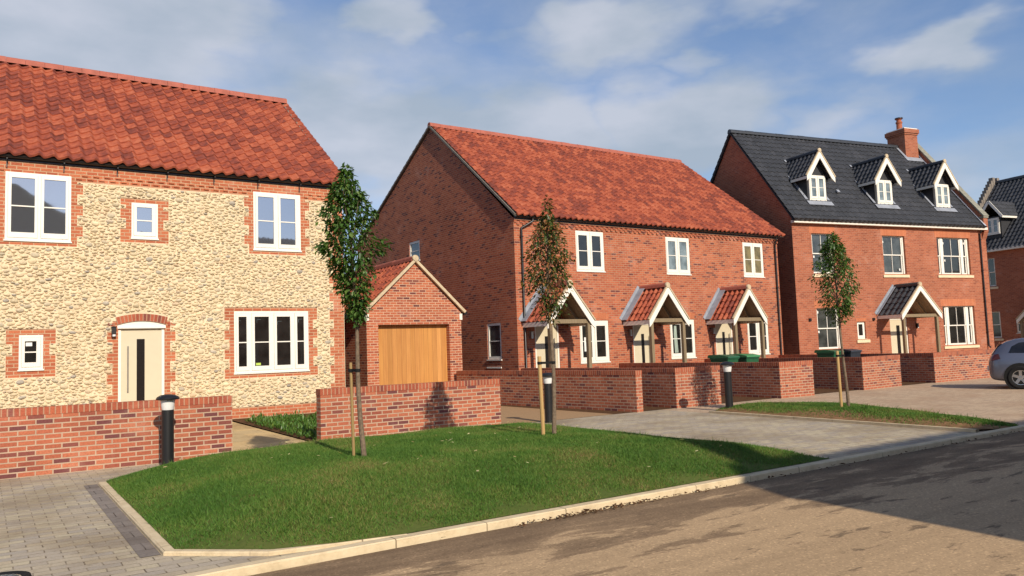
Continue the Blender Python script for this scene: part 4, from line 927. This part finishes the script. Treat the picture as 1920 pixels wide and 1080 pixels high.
        for s in (-1, 1):
            top = Vector((xc, yfr, zp-.02)); foot = Vector((xc+s*(hp+.02), yfr, zl-.02)); pts = [top, foot, foot+Vector((0, 0, -.22)), foot+Vector((-s*.2, 0, -.04)), top+Vector((0, 0, -.3))]
            pts = pts[::-1] if s > 0 else pts; fr = [p+Vector((0, -.035, 0)) for p in pts]; bb.poly(fr); bb.poly(pts[::-1])
            for i in range(5): j = (i+1) % 5; bb.poly([pts[i], pts[j], fr[j], fr[i]])
        bb.build('bargeboard', 'white', o)
        vm = MB()
        for s in (-1, 1):
            n = Vector((s*rise, 0, hp)).normalized(); vm.beam(Vector((xc+s*(hp+.03), yfr-.01, zl))+n*.022, Vector((xc, yfr-.01, zp))+n*.022, n, .075, .045)
        vm.lathe([(0, 0), (.09, 0), (.1, .05)], (xc, yfr-.06, zp+.03), 14, 'y'); vm.build('verge_mortar', 'mortar_cream', o)
        
        for fa, fb in ((xc-hp-.01, xc-hp+.02), (xc+hp-.02, xc+hp+.01)): fs = MB(); fs.box(fa, fb, yfr+.005, (zl-.12-z0)/slope-.28, zl-.13, zl-.01); fs.build('fascia', 'white_shade', o)
        n = Vector((0, -slope, 1)).normalized(); pa = Vector((xc, yf-.14, rz_(yf-.14)))
        for a, b, hh, ww in ((pa+Vector((-hw-.16, 0, 0)), pa+Vector((hw+.16, 0, 0)), .05, .26), (Vector((xc-hw-.08, yf, rz_(yf))), Vector((xc-hw-.08, yb, rz_(yb))), .045, .14), (Vector((xc+hw+.08, yf, rz_(yf))), Vector((xc+hw+.08, yb, rz_(yb))), .045, .14), (Vector((xc-.2, ybk-.02, rz_(ybk-.02))), Vector((xc+.2, ybk-.02, rz_(ybk-.02))), .05, .14)):
            fl = MB(); fl.beam(a+n*hh, b+n*hh, n, ww, .012); fl.build('flashing', 'lead', o)
    n = Vector((0, -slope, 1)).normalized()
    for x, y in ((4.25, 2.35), (3.75, 1.0), (7.1, 2.4)):
        k = MB(); c = Vector((x, y, rz_(y))); k.beam(c+n*.07+Vector((-.08, 0, 0)), c+n*.07+Vector((.08, 0, 0)), n, .16, .07); k.build('roof_vent', 'lead', R0)
    ch = MB(); cx0, cx1, cy0, cy1 = 10.84, 11.76, 3.05, 4.15; ch.box(cx0, cx1, cy0, cy1, 10.2, 12.2); ch.box(cx0-.04, cx1+.04, cy0-.04, cy1+.04, 12.2, 12.28); ch.box(cx0-.08, cx1+.08, cy0-.08, cy1+.08, 12.283, 12.5); o = ch.build('chimney', 'brick_town', R0)
    k = MB(); k.box(cx0-.02, cx1+.02, cy0-.02, cy1+.02, 12.503, 12.56); k.build('flaunching', 'white', o)
    k = MB(); c = (11.1, 3.55, 12.56); k.lathe([(.15, 0), (.14, .35), (.17, .37), (.17, .44), (.13, .45), (.12, .55), (.19, .6), (.19, .64), (0, .66)], c, 18); k.build('chimney_pot', 'terracotta', o, smooth=True)
    k = MB(); k.lathe([(.2, .60), (.2, .66), (0, .68)], c, 18); k.build('cowl', 'black_metal', o, smooth=True)
    k = MB(); pa = Vector(((cx0+cx1)/2, cy0-.1, rz_(cy0-.1))); k.beam(pa+Vector((-.66, 0, 0))+n*.06, pa+Vector((.6, 0, 0))+n*.06, n, .3, .015); k.build('flashing', 'lead', o)
    k = MB(); k.beam(Vector((cx0-.08, cy0, rz_(cy0)))+n*.06, Vector((cx0-.08, YR, rz_(YR)))+n*.06, n, .2, .015); k.build('flashing', 'lead', o)
townhouse()

# ================================================================== FAR HOUSE AT RIGHT
def far_house():
    a3 = radians(22.99-34.08); ang = math.atan2(-cos(a3), sin(a3)); R0 = thing('townhouse', 'shaded dark brick house with black roof and dormer at the right edge', 'house', (49.59, 22.89, 0), ang)
    X0, X1, D, ZE, ZR, YR = -1.7, 12, 8, 6.65, 11.15, 3.8
    ops = [(.15, .68, 4.35, 6.02), (.05, .75, 1.3, 2.84), (1.66, 2.1, 1.54, 2.14)]
    w = MB(); facade(w, X0, X1, -.05, ZE-.1, 0, ops, .14)
    for x, fl in ((X0, True), (X1, False)): gable_wall(w, x, [(0, -.05), (0, ZE-.1), (YR, ZR+.3), (D, ZE-.1), (D, -.05)], fl)
    w.poly([(X1, D, -.05), (X0, D, -.05), (X0, D, ZE), (X1, D, ZE)]); w.build('wall', 'brick_town', R0)
    for i, o_ in enumerate(ops[:2]): sash(R0, *o_, 0, [(.08, .92, 0)], 'glass_grey', recess=.05)
    window(R0, *ops[2], 0, [(.25, .75)], (), (.2, .85), 'glass', recess=.05); 
    sl = (0, YR+.25, ZR-ZE+.2); pantiles('roof', R0, (X0+.25, -.25, ZE-.2), (1, 0, 0), sl, X1-X0-.25, Vector(sl).length, 'tile_black', .26, .33, .034, res=6); pantiles('roof', R0, (X1, D+.2, ZE-.2), (-1, 0, 0), (0, -(D+.2-YR), ZR-ZE+.2), X1-X0-.25, Vector((0, D+.2-YR, ZR-ZE+.2)).length, 'tile_black', .26, .33, .034, res=4)
    ridge(R0, (X0+.25, YR, ZR), (X1, YR, ZR), 'ridge_black', .13)
    fs = MB(); fs.box(X0, X1, -.26, -.002, ZE-.28, ZE-.14); fs.build('fascia', 'white_shade', R0)
    # tumbled parapet at the left end
    st = MB(); 
    for s, n in ((1, 22), (-1, 22)):
        for i in range(n):
            t = i/n; y = (YR*t-.15) if s > 0 else (D-(D-YR)*t-.1); z = ZE+(ZR-ZE+.2)*t; y2 = y+YR/n
            st.box(X0-.02, X0+.26, y, y2+.04, z-.4, z+.34)
    st.build('tumbled_parapet', plain('grey parapet brick', (.22, .19, .16), .9, .2, .25, 5, bump=.4), R0)
    # dormer
    xc, hw, yf = .55, .5, .35; slope = (ZR-ZE+.2)/(YR+.25); ze = 8.5; yb = (ze-(ZE-.2))/slope-.25
    ck = MB(); ck.poly([(xc-hw, yb, ze), (xc-hw, yf, 7.2), (xc-hw, yf, ze)]); ck.poly([(xc+hw, yf, 7.2), (xc+hw, yb, ze), (xc+hw, yf, ze)]); ck.poly([(xc-hw, yf, 7.2), (xc+hw, yf, 7.2), (xc+hw, yf, ze), (xc-hw, yf, ze)]); o = ck.build('dormer', 'slate_cheek', R0)
    window(o, xc-.4, xc+.4, 7.45, 8.4, yf-.03, [(.13, .39), (.59, .85)], (.5,), (.13, .87), 'glass_net', recess=-.03)
    zp = 9.45; ybk = (zp-(ZE-.2))/slope-.25; rise = zp-ze+.05
    pantiles('dormer_roof', o, (xc-.75, ybk, ze-.05), (0, -1, 0), (.75, 0, rise), ybk-.1, math.hypot(.75, rise), 'tile_black', .25, .3, .03); pantiles('dormer_roof', o, (xc+.75, .1, ze-.05), (0, 1, 0), (-.75, 0, rise), ybk-.1, math.hypot(.75, rise), 'tile_black', .25, .3, .03)
    bb = MB(); bb.beam((xc-.76, .08, ze-.1), (xc, .08, zp-.05), (-rise, 0, .75), .04, .14); bb.beam((xc+.76, .08, ze-.1), (xc, .08, zp-.05), (rise, 0, .75), .04, .14); bb.box(xc-.77, xc-.74, .1, yb, ze-.17, ze-.06); bb.box(xc+.74, xc+.77, .1, yb, ze-.17, ze-.06); bb.build('bargeboard', 'white', o)
    porch(R0, 2.35, 4.2, 0, .9, 2.3, 3.2, 'tile_black', 'ridge_black', (.18, .18), .05, 2.2)
    door(R0, 2.8, 3.8, .1, 2.2, -.07, recess=.02)
far_house()

# ================================================================== HOUSE ACROSS THE ROAD (casts the big shadow, seen only in reflections)
def opposite_house():
    x0, y0 = 5.95, -12.3; R0 = thing('townhouse', 'brick house across the road whose gable and chimney shade the lawn corner', 'house', (x0, y0, 0)); X1, D, ZE, ZR = 17, 8, 5.6, 9.0
    w = MB(); ops = [(2+3.6*i, 3.2+3.6*i, z, z+1.4) for i in range(4) for z in (1.0, 3.8)]
    m2 = MB(); facade(m2, 0, X1, -.05, ZE, 0, [], .1)
    # front faces +y (road side)
    w.box(0, X1, 0, D, -.05, ZE, skip='+z'); 
    for x, fl in ((0, True), (X1, False)): gable_wall(w, x, [(0, ZE), (D/2, ZR), (D, ZE)], fl)
    w.box(.15, .72, D/2-.4, D/2+.4, 8.3, 10.6); w.build('wall', 'brick_town', R0)
    pantiles('roof', R0, (-.05, -.2, ZE-.1), (1, 0, 0), (0, D/2+.2, ZR-ZE+.1), X1+.1, Vector((0, D/2+.2, ZR-ZE+.1)).length, 'tile_black', .3, .4, .03, res=4); pantiles('roof', R0, (X1+.05, D+.2, ZE-.1), (-1, 0, 0), (0, -D/2-.2, ZR-ZE+.1), X1+.1, Vector((0, D/2+.2, ZR-ZE+.1)).length, 'tile_black', .3, .4, .03, res=4)
    for a, b, c, d in ops:
        m = MB(); m.box(a, b, D+.001, D+.05, c, d); f = m.build('window', 'white', R0); p = MB(); p.box(a+.1, (a+b)/2-.05, D+.051, D+.056, c+.1, d-.1); p.box((a+b)/2+.05, b-.1, D+.051, D+.056, c+.1, d-.1); p.build('pane', 'glass', f)
opposite_house()
def hills():
    n = 90; V = []; F = []
    for i in range(n+1):
        a = -pi*.98+i/n*pi*.96; r = 190; h = 20+4*sin(i*.23)+2*sin(i*.61+1)+random.uniform(-.4, .4)+37*math.exp(-((math.degrees(a)+89)/9)**2)
        V += [(r*cos(a), r*sin(a), -2), (1.25*r*cos(a), 1.25*r*sin(a), h*1.1), (1.8*r*cos(a), 1.8*r*sin(a), -2)]
    for i in range(n): F += [(3*i, 3*i+3, 3*i+4, 3*i+1), (3*i+1, 3*i+4, 3*i+5, 3*i+2)]
    npmesh('hills', np.array(V), np.array(F), 'hill', kind='structure')
hills()

# ================================================================== BOLLARDS
def bollard(label, x, y, z):
    R0 = thing('light_bollard', label, 'bollard', (x, y, z), group='black light bollards along the footpath')
    p = MB(); p.lathe([(.088, -.05), (.088, .84), (.083, .845)], n=28); p.build('post', 'black_metal', R0, smooth=True)
    l = MB(); l.lathe([(.083, .845), (.088, .865), (.105, .985), (.105, 1.0)], n=28); l.build('lens', 'opal', R0, smooth=True)
    c = MB(); c.lathe([(.10, .99), (.165, 1.0), (.168, 1.02), (.15, 1.045), (.1, 1.07), (.04, 1.08), (0, 1.082)], n=32); c.build('cap', 'black_metal', R0, smooth=True)
bollard('black bollard with white lens before the left garden wall, at the lawn corner', 2.36, 12.98, .03)
bollard('black bollard half hidden behind the stake of the middle tree', 10.22, 13.85, .0)
bollard('black bollard with white lens in front of the brick corner wall, beside the smaller lawn', 14.45, 12.5, .07)

# ================================================================== TREES
def young_tree(label, x, y, z, prof, zb, zt, lean, n, mat, lsize, stake, tr=.028, seed=1, wild=.0, sr=.03, smat='stake_wood'):
    rnd = random.Random(seed); R0 = thing('young_tree', label, 'tree', (x, y, z), group='young street trees')
    # trunk
    m = MB(); H = zt-z; pts = []; rads = []
    for i in range(14):
        t = i/13; zz = H*.93*t; pts.append((lean[0]*t+.018*sin(t*9+seed), lean[1]*t+.014*sin(t*7+2*seed), zz)); rads.append(tr*(1.15-t*.95)+.003)
    pts[0] = (pts[0][0], pts[0][1], -.05); m.tube(pts, rads, 9)
    f = lambda t: Vector(pts[min(12, int(t*13))]).lerp(Vector(pts[min(13, int(t*13)+1)]), (t*13) % 1)
    tb = (zb-z)/H
    tips = []
    for k in range(46):
        t = tb+.02+(1-tb)*.85*(k/46); p = f(min(.98, t)); rr = np.interp((t-tb)/(1-tb), prof[0], prof[1]); a = k*2.4+rnd.uniform(-.4, .4)
        q = p+Vector((cos(a)*rr*.8, sin(a)*rr*.8, rr*1.1+rnd.uniform(0, .15))); q.z = min(q.z, H*.97); m.tube([p, p.lerp(q, .5)+Vector((0, 0, -.03)), q], [.009, .006, .003], 5, cap=False); tips.append((p, q))
    m.build('trunk', 'bark', R0, smooth=True)
    V = []; cz = zb-z; ch = (zt-zb)
    clumps = []
    for k in range(90):
        t = rnd.random()**.9; a = rnd.uniform(0, 2*pi); rr = np.interp(t, prof[0], prof[1])*rnd.uniform(.35, 1.02); c = f(min(.99, (cz+ch*t)/H)) if True else None
        clumps.append((Vector((c.x+cos(a)*rr, c.y+sin(a)*rr, cz+ch*t)), rnd.uniform(.06, .15)))
    for k in range(n):
        if rnd.random() < .8:
            c, s_ = rnd.choice(clumps); p = c+Vector((rnd.gauss(0, s_*.7), rnd.gauss(0, s_*.7), rnd.gauss(0, s_)))
        else:
            b, q = rnd.choice(tips); p = b.lerp(q, rnd.uniform(.4, 1.05))+Vector((rnd.gauss(0, .03), rnd.gauss(0, .03), rnd.gauss(0, .03)))
        t = (p.z-cz)/ch
        if t < -.02 or t > 1.03: continue
        ax = f(min(.99, max(0, p.z/H))); rad = math.hypot(p.x-ax.x, p.y-ax.y); lim = np.interp(t, prof[0], prof[1])*(1.15+wild)
        lim *= .93+.24*sin(2*math.atan2(p.y-ax.y, p.x-ax.x)+t*11+seed)*sin(t*17+seed*2)+.08*sin(t*40)
        if rad > lim: continue
        a = math.atan2(p.y-ax.y, p.x-ax.x)+rnd.uniform(-1, 1); ln = lsize*rnd.uniform(.65, 1.25); droop = rnd.uniform(-1.2, .35)
        d = Vector((cos(a)*cos(droop), sin(a)*cos(droop), sin(droop))); sd = d.cross(Vector((rnd.uniform(-.5, .5), rnd.uniform(-.5, .5), 1))).normalized(); nn = sd.cross(d); w = ln*rnd.uniform(.22, .3)
        V += [p, p+d*ln*.45+sd*w+nn*ln*.10, p+d*ln-nn*ln*.10, p+d*ln*.45-sd*w+nn*ln*.10, ]
    for k in range(9):   # whippy leader
        p = Vector((f(.99).x, f(.99).y, H*rnd.uniform(.9, 1.0))); a = rnd.uniform(0, 6.3); d = Vector((cos(a), sin(a), rnd.uniform(-.3, .8))).normalized(); ln = lsize; sd = d.cross(Vector((0, 0, 1))).normalized(); V += [p, p+d*ln*.5+sd*ln*.2, p+d*ln, p+d*ln*.5-sd*ln*.2]
    V = np.array([tuple(v) for v in V]); k = len(V)//4; a = np.arange(k)*4
    F = np.concatenate([np.stack([a, a+1, a+2], 1), np.stack([a, a+2, a+3], 1)]); npmesh('crown', V, F, mat, R0)
    sx, sy, sh, slabel = stake; S0 = thing('tree_stake', slabel, 'stake', (sx, sy, z), group='round wooden tree stakes')
    q = MB(); lx = (x-sx)*.25; q.tube([(0, 0, -.05), (-.012, 0, sh*.5), (-.02, 0, sh-.01), (-.02, 0, sh)], [sr, sr, sr*.95, sr*.8], 12); q.build('post', smat, S0, smooth=True)
    tx, ty = x-sx+f(min(.99, (sh-.1)/H)).x, y-sy+f(min(.99, (sh-.1)/H)).y; q = MB(); zt_ = sh-.1
    q.lathe([(.034, -.02), (.036, -.02), (.036, .02), (.034, .02)], (-.02, 0, zt_), 12); q.lathe([(.032, -.02), (.036, -.02), (.036, .02), (.032, .02)], (tx, ty, zt_), 12); q.beam((-.02, 0, zt_), (tx, ty, zt_), (0, 0, 1), .03, .035); q.build('tie', 'tie', S0)
P1 = ([0, .06, .2, .34, .48, .60, .72, .84, .91, 1], [.08, .13, .20, .28, .40, .39, .30, .21, .10, .02])
P2 = ([0, .1, .28, .5, .62, .74, .8, .88, 1], [.13, .26, .34, .35, .30, .22, .09, .07, .02])
P3 = ([0, .08, .2, .4, .55, .7, .85, .95, 1], [.14, .26, .36, .44, .42, .32, .22, .12, .03])
young_tree('young tree with dense dark green crown in front of the cobbled house corner', 4.05, 9.47, .27, P1, 2.02, 4.08, (-.17, .0), 5600, 'leaf', .074, (3.97, 9.62, 1.24, 'thin stake tied to the tree with the dense dark crown'), seed=3, sr=.02, smat='stake_old')
young_tree('young tree with sparse reddish turning leaves in front of the first terrace house', 7.14, 9.55, .27, P2, 2.02, 3.92, (.0, .0), 3200, 'leaf_autumn', .072, (6.93, 9.55, 1.22, 'thick pale stake tied to the tree with sparse turning leaves'), seed=5, wild=.1)
young_tree('young mid green tree on the smaller lawn before the townhouse', 15.0, 9.82, .14, P3, 1.9, 3.86, (-.1, .05), 4400, 'leaf_mid', .074, (14.82, 9.85, 1.2, 'pale stake tied to the tree on the smaller lawn'), seed=8)

# ================================================================== WHEELIE BINS
def bin_(label, x, y, rz, body, lid):
    R0 = thing('wheelie_bin', label, 'wheelie bin', (x, y, 0), rz, group='wheelie bins behind the garden walls'); m = MB(); w, d = .29, .36
    b = [(-.22, -.26), (.22, -.26), (.22, .24), (-.22, .24)]; t = [(-w, -d), (w, -d), (w, d-.05), (-w, d-.05)]
    for i in range(4):
        j = (i+1) % 4; m.poly([(*b[i], .03), (*b[j], .03), (*t[j], 1.05), (*t[i], 1.05)])
    m.poly([(*p, .03) for p in reversed(b)]); m.box(-w-.02, w+.02, -d-.02, d-.03, 1.05, 1.09); m.build('body', body, R0)
    l = MB(); pr = [(-d-.05, 1.092), (-d-.03, 1.14), (-.1, 1.19), (d, 1.2), (d+.04, 1.16), (d+.04, 1.092)]
    for i in range(5): l.poly([(-w-.03, *pr[i]), (w+.03, *pr[i]), (w+.03, *pr[i+1]), (-w-.03, *pr[i+1])])
    l.poly([(-w-.03, *p) for p in reversed(pr)]); l.poly([(w+.03, *p) for p in pr]); l.build('lid', lid, R0)
    for s in (-1, 1): k = MB(); k.tube([(s*.2, .3, .1), (s*.26, .3, .1)], .1, 14); k.build('wheel', 'tyre', R0, smooth=True)
bin_('dark green wheelie bin behind the wall at the far bollard', 20.2, 17.6, .1, 'bin_green', 'bin_green')
bin_('wheelie bin with bright green lid, just right of the far bollard', 21.1, 17.5, -.05, 'bin_green', 'bin_lid_green')
bin_('green wheelie bin behind the wall beneath the far tree', 25.8, 17.5, .05, 'bin_green', 'bin_green')
bin_('navy wheelie bin right of the green one behind the far tree', 26.6, 17.3, -.05, 'bin_dark', 'bin_dark')

# ================================================================== CAR
def car():
    ax = Vector((.42, -.907, 0)); ang = math.atan2(ax.y, ax.x)
    R0 = thing('parked_car', 'grey blue hatchback car parked at the right edge with its rear showing', 'car', (24.1-.75*ax.x, 10.4-.75*ax.y, -.0), ang)
    M['car_paint'] = (lambda m: (m.set('Base Color', (.13, .14, .185, 1)), m.set('Metallic', .6), m.set('Coat Weight', .8), m.set('Coat Roughness', .05), m.m)[-1])(NT('grey blue car paint', .35, .5))
    # local: x forward from the tail (0) to the nose (4.2), car centre y = +.88 (its right side faces -y)
    st = [ # x, zbot, zbelt, zroof, half width at belt, half width at roof
        (0.0, .42, .72, .74, .66, .60), (.04, .30, .82, .86, .76, .60), (.12, .24, .92, 1.02, .82, .60), (.3, .22, .96, 1.26, .86, .60), (.55, .2, .97, 1.39, .875, .61), (.9, .2, .97, 1.43, .88, .62), (1.5, .2, .95, 1.46, .88, .63), (2.1, .2, .93, 1.45, .88, .63), (2.6, .2, .91, 1.38, .88, .62),
        (3.0, .2, .9, 1.18, .88, .63), (3.35, .2, .88, .98, .87, .66), (3.8, .22, .8, .86, .84, .62), (4.1, .26, .68, .72, .74, .55), (4.2, .34, .55, .58, .6, .5)]
    m = MB(); rings = []
    for x, zb, zl, zr, wb, wr in st:
        half = [(0, zb), (wb*.9, zb), (wb*.985, zb+.08), (wb, (zb+zl)*.5), (wb*.975, zl), (wr+(wb-wr)*.35, zl+(zr-zl)*.55), (wr, zl+(zr-zl)*.9), (wr*.85, zr), (0, zr+.015)]
        ring = [(x, y, z) for y, z in half]+[(x, -y, z) for y, z in half[-2:0:-1]]; rings.append(ring)
    wy = .88
    for a, b in zip(rings, rings[1:]):
        k = len(a)
        for i in range(k):
            j = (i+1) % k; pts = [a[i], a[j], b[j], b[i]]; m.poly([(p[0], p[1]+wy, p[2]) for p in pts])
    for r, rev in ((rings[0], False), (rings[-1], True)):
        q = [(p[0], p[1]+wy, p[2]) for p in r]; m.poly(q if rev else q[::-1])
    body = m.build('body', 'car_paint', R0)
    bm = bmesh.new(); bm.from_mesh(body.data); bmesh.ops.remove_doubles(bm, verts=bm.verts, dist=.0005); bmesh.ops.recalc_face_normals(bm, faces=bm.faces); bm.to_mesh(body.data); bm.free()
    body.data.shade_smooth(); body.data.set_sharp_from_angle(angle=radians(40))
    sd = body.modifiers.new('sub', 'SUBSURF'); sd.levels = sd.render_levels = 2
    for s in (-1, 1):  # wheel arches, wheels
        yy = wy+s*.855
        for xw in (.75, 3.38):
            k = MB(); k.lathe([(.0, 0), (.385, 0), (.385, .05)] if s > 0 else [(.385, -.05), (.385, 0), (0, 0)], (xw, yy+s*.0, .33), 30, 'y')
            arch = MB(); arch.lathe([(0, s*.028), (.40, s*.028), (.40, -s*.2)], (xw, wy+s*.85, .335), 32, 'y'); arch.build('wheel_arch', 'tyre', body)
            Wt = MB(); y0 = .0; Wt.lathe([(.205, -.09), (.225, -.10), (.29, -.105), (.32, -.08), (.327, 0), (.32, .08), (.29, .105), (.225, .10), (.205, .09)], (0, 0, 0), 36, 'y'); wo_ = Wt.build('wheel', 'tyre', R0, smooth=True); wo_.location = (xw, wy+s*.80, .327)
            rim = MB(); rim.lathe([(.21, -s*.0), (.21, s*.085), (.195, s*.09), (.185, s*.05), (.07, s*.04), (.06, s*.07), (0, s*.075)], (0, 0, 0), 30, 'y')
            rm = MB(); rm.lathe([(.205, s*.0), (.212, s*.09), (.19, s*.088), (.185, s*.02)], (0, 0, 0), 30, 'y')
            for kk in range(5):
                a = 2*pi*kk/5+.3; c, s2 = cos(a), sin(a); p0 = Vector((c*.03, s*.068, s2*.03)); p1 = Vector((c*.2, s*.075, s2*.2)); rm.beam(p0, p1, (0, 1, 0), .075, .03)
            rm.lathe([(.05, s*.05), (.05, s*.085), (0, s*.087)], (0, 0, 0), 16, 'y'); rm.build('rim', 'alloy', wo_, smooth=False)
            dk = MB(); dk.lathe([(.19, s*.015), (0, s*.015)], (0, 0, 0), 24, 'y'); dk.build('brake', 'tyre', wo_)
    # side glass, lamps, handle, bumper line
    def sidepoly(name, pts, mat, s, out=.006, parent=body):
        k = MB(); q = []
        for x, z in pts:
            i = max(0, min(len(st)-2, next((j for j in range(len(st)-1) if st[j+1][0] >= x), len(st)-2))); t = (x-st[i][0])/(st[i+1][0]-st[i][0]); g = [st[i][c]+(st[i+1][c]-st[i][c])*t for c in range(6)]; zl, zr, wb, wr = g[2], g[3], g[4], g[5]
            u = max(0, (z-zl)/(zr-zl)); hw = wb*.975+(wr+(wb-wr)*.35-wb*.975)*min(1, u/.55) if u < .55 else wr+(wb-wr)*.35*(1-(u-.55)/.35)
            if z < zl: hw = wb*.985
            q.append((x, wy+s*(hw+out), z))
        k.poly(q if s < 0 else q[::-1]); return k.build(name, mat, parent)
    for s in (-1, 1):
        sidepoly('side_window', [(.52, 1.03), (.98, 1.02), (.98, 1.32), (.78, 1.30), (.6, 1.2)], 'car_glass', s, .004); sidepoly('side_window', [(1.03, 1.02), (1.75, 1.0), (1.75, 1.34), (1.03, 1.325)], 'car_glass', s, .004); sidepoly('side_window', [(1.83, 1.0), (2.75, .97), (2.45, 1.3), (1.83, 1.34)], 'car_glass', s, .004)
        sidepoly('tail_lamp', [(.07, .80), (.30, .86), (.27, 1.0), (.16, .98)], plain('tail lamp red', (.07, .012, .014), .25, .5), s, .012)
        k = MB(); k.box(1.22, 1.42, wy+s*.885-.01, wy+s*.905+.01, .84, .87); k.build('door_handle', 'alloy', body)
        k = MB(); k.box(2.55, 2.72, wy+s*.88, wy+s*1.02, .92, 1.06); k.build('door_mirror', 'car_paint', body)
        k = MB(); k.box(1.06, 1.066, wy+s*.872, wy+s*.8865, .35, 1.0); k.build('door_gap', 'tyre', body); 
    k = MB(); k.poly([(.10, wy+.62, .98), (.10, wy-.62, .98), (.34, wy-.52, 1.33), (.34, wy+.52, 1.33)]); k.build('rear_window', 'car_glass', body)
    k = MB(); k.box(-.03, .01, wy-.26, wy+.26, .52, .63); k.build('number_plate', 'sticker', body)
    k = MB(); k.poly([(2.62, wy-.56, 1.36), (3.2, wy-.68, 1.02), (3.2, wy+.68, 1.02), (2.62, wy+.56, 1.36)]); k.build('windscreen', 'car_glass', body)
car()

# ================================================================== LOOSE WHEEL ON THE PAVING
def loose_wheel():
    R0 = thing('loose_wheel', 'small black tyred wheel with silver spokes lying on the block paving', 'wheel', (.12, 6.93, .0))
    m = MB(); m.lathe([(.14, .03), (.15, .01), (.2, .01), (.215, .04), (.2, .085), (.17, .09), (.14, .075), (.14, .03)], n=40); m.build('tyre', 'tyre', R0, smooth=True)
    r = MB(); r.lathe([(.141, .035), (.141, .078), (.13, .078), (.128, .045)], n=36)
    for i in range(7): a = 2*pi*i/7; r.beam((0, 0, .06), (.135*cos(a), .135*sin(a), .066), (0, 0, 1), .022, .012)
    r.lathe([(.03, .04), (.03, .075), (0, .078)], n=16); r.build('rim', 'alloy', R0)
loose_wheel()
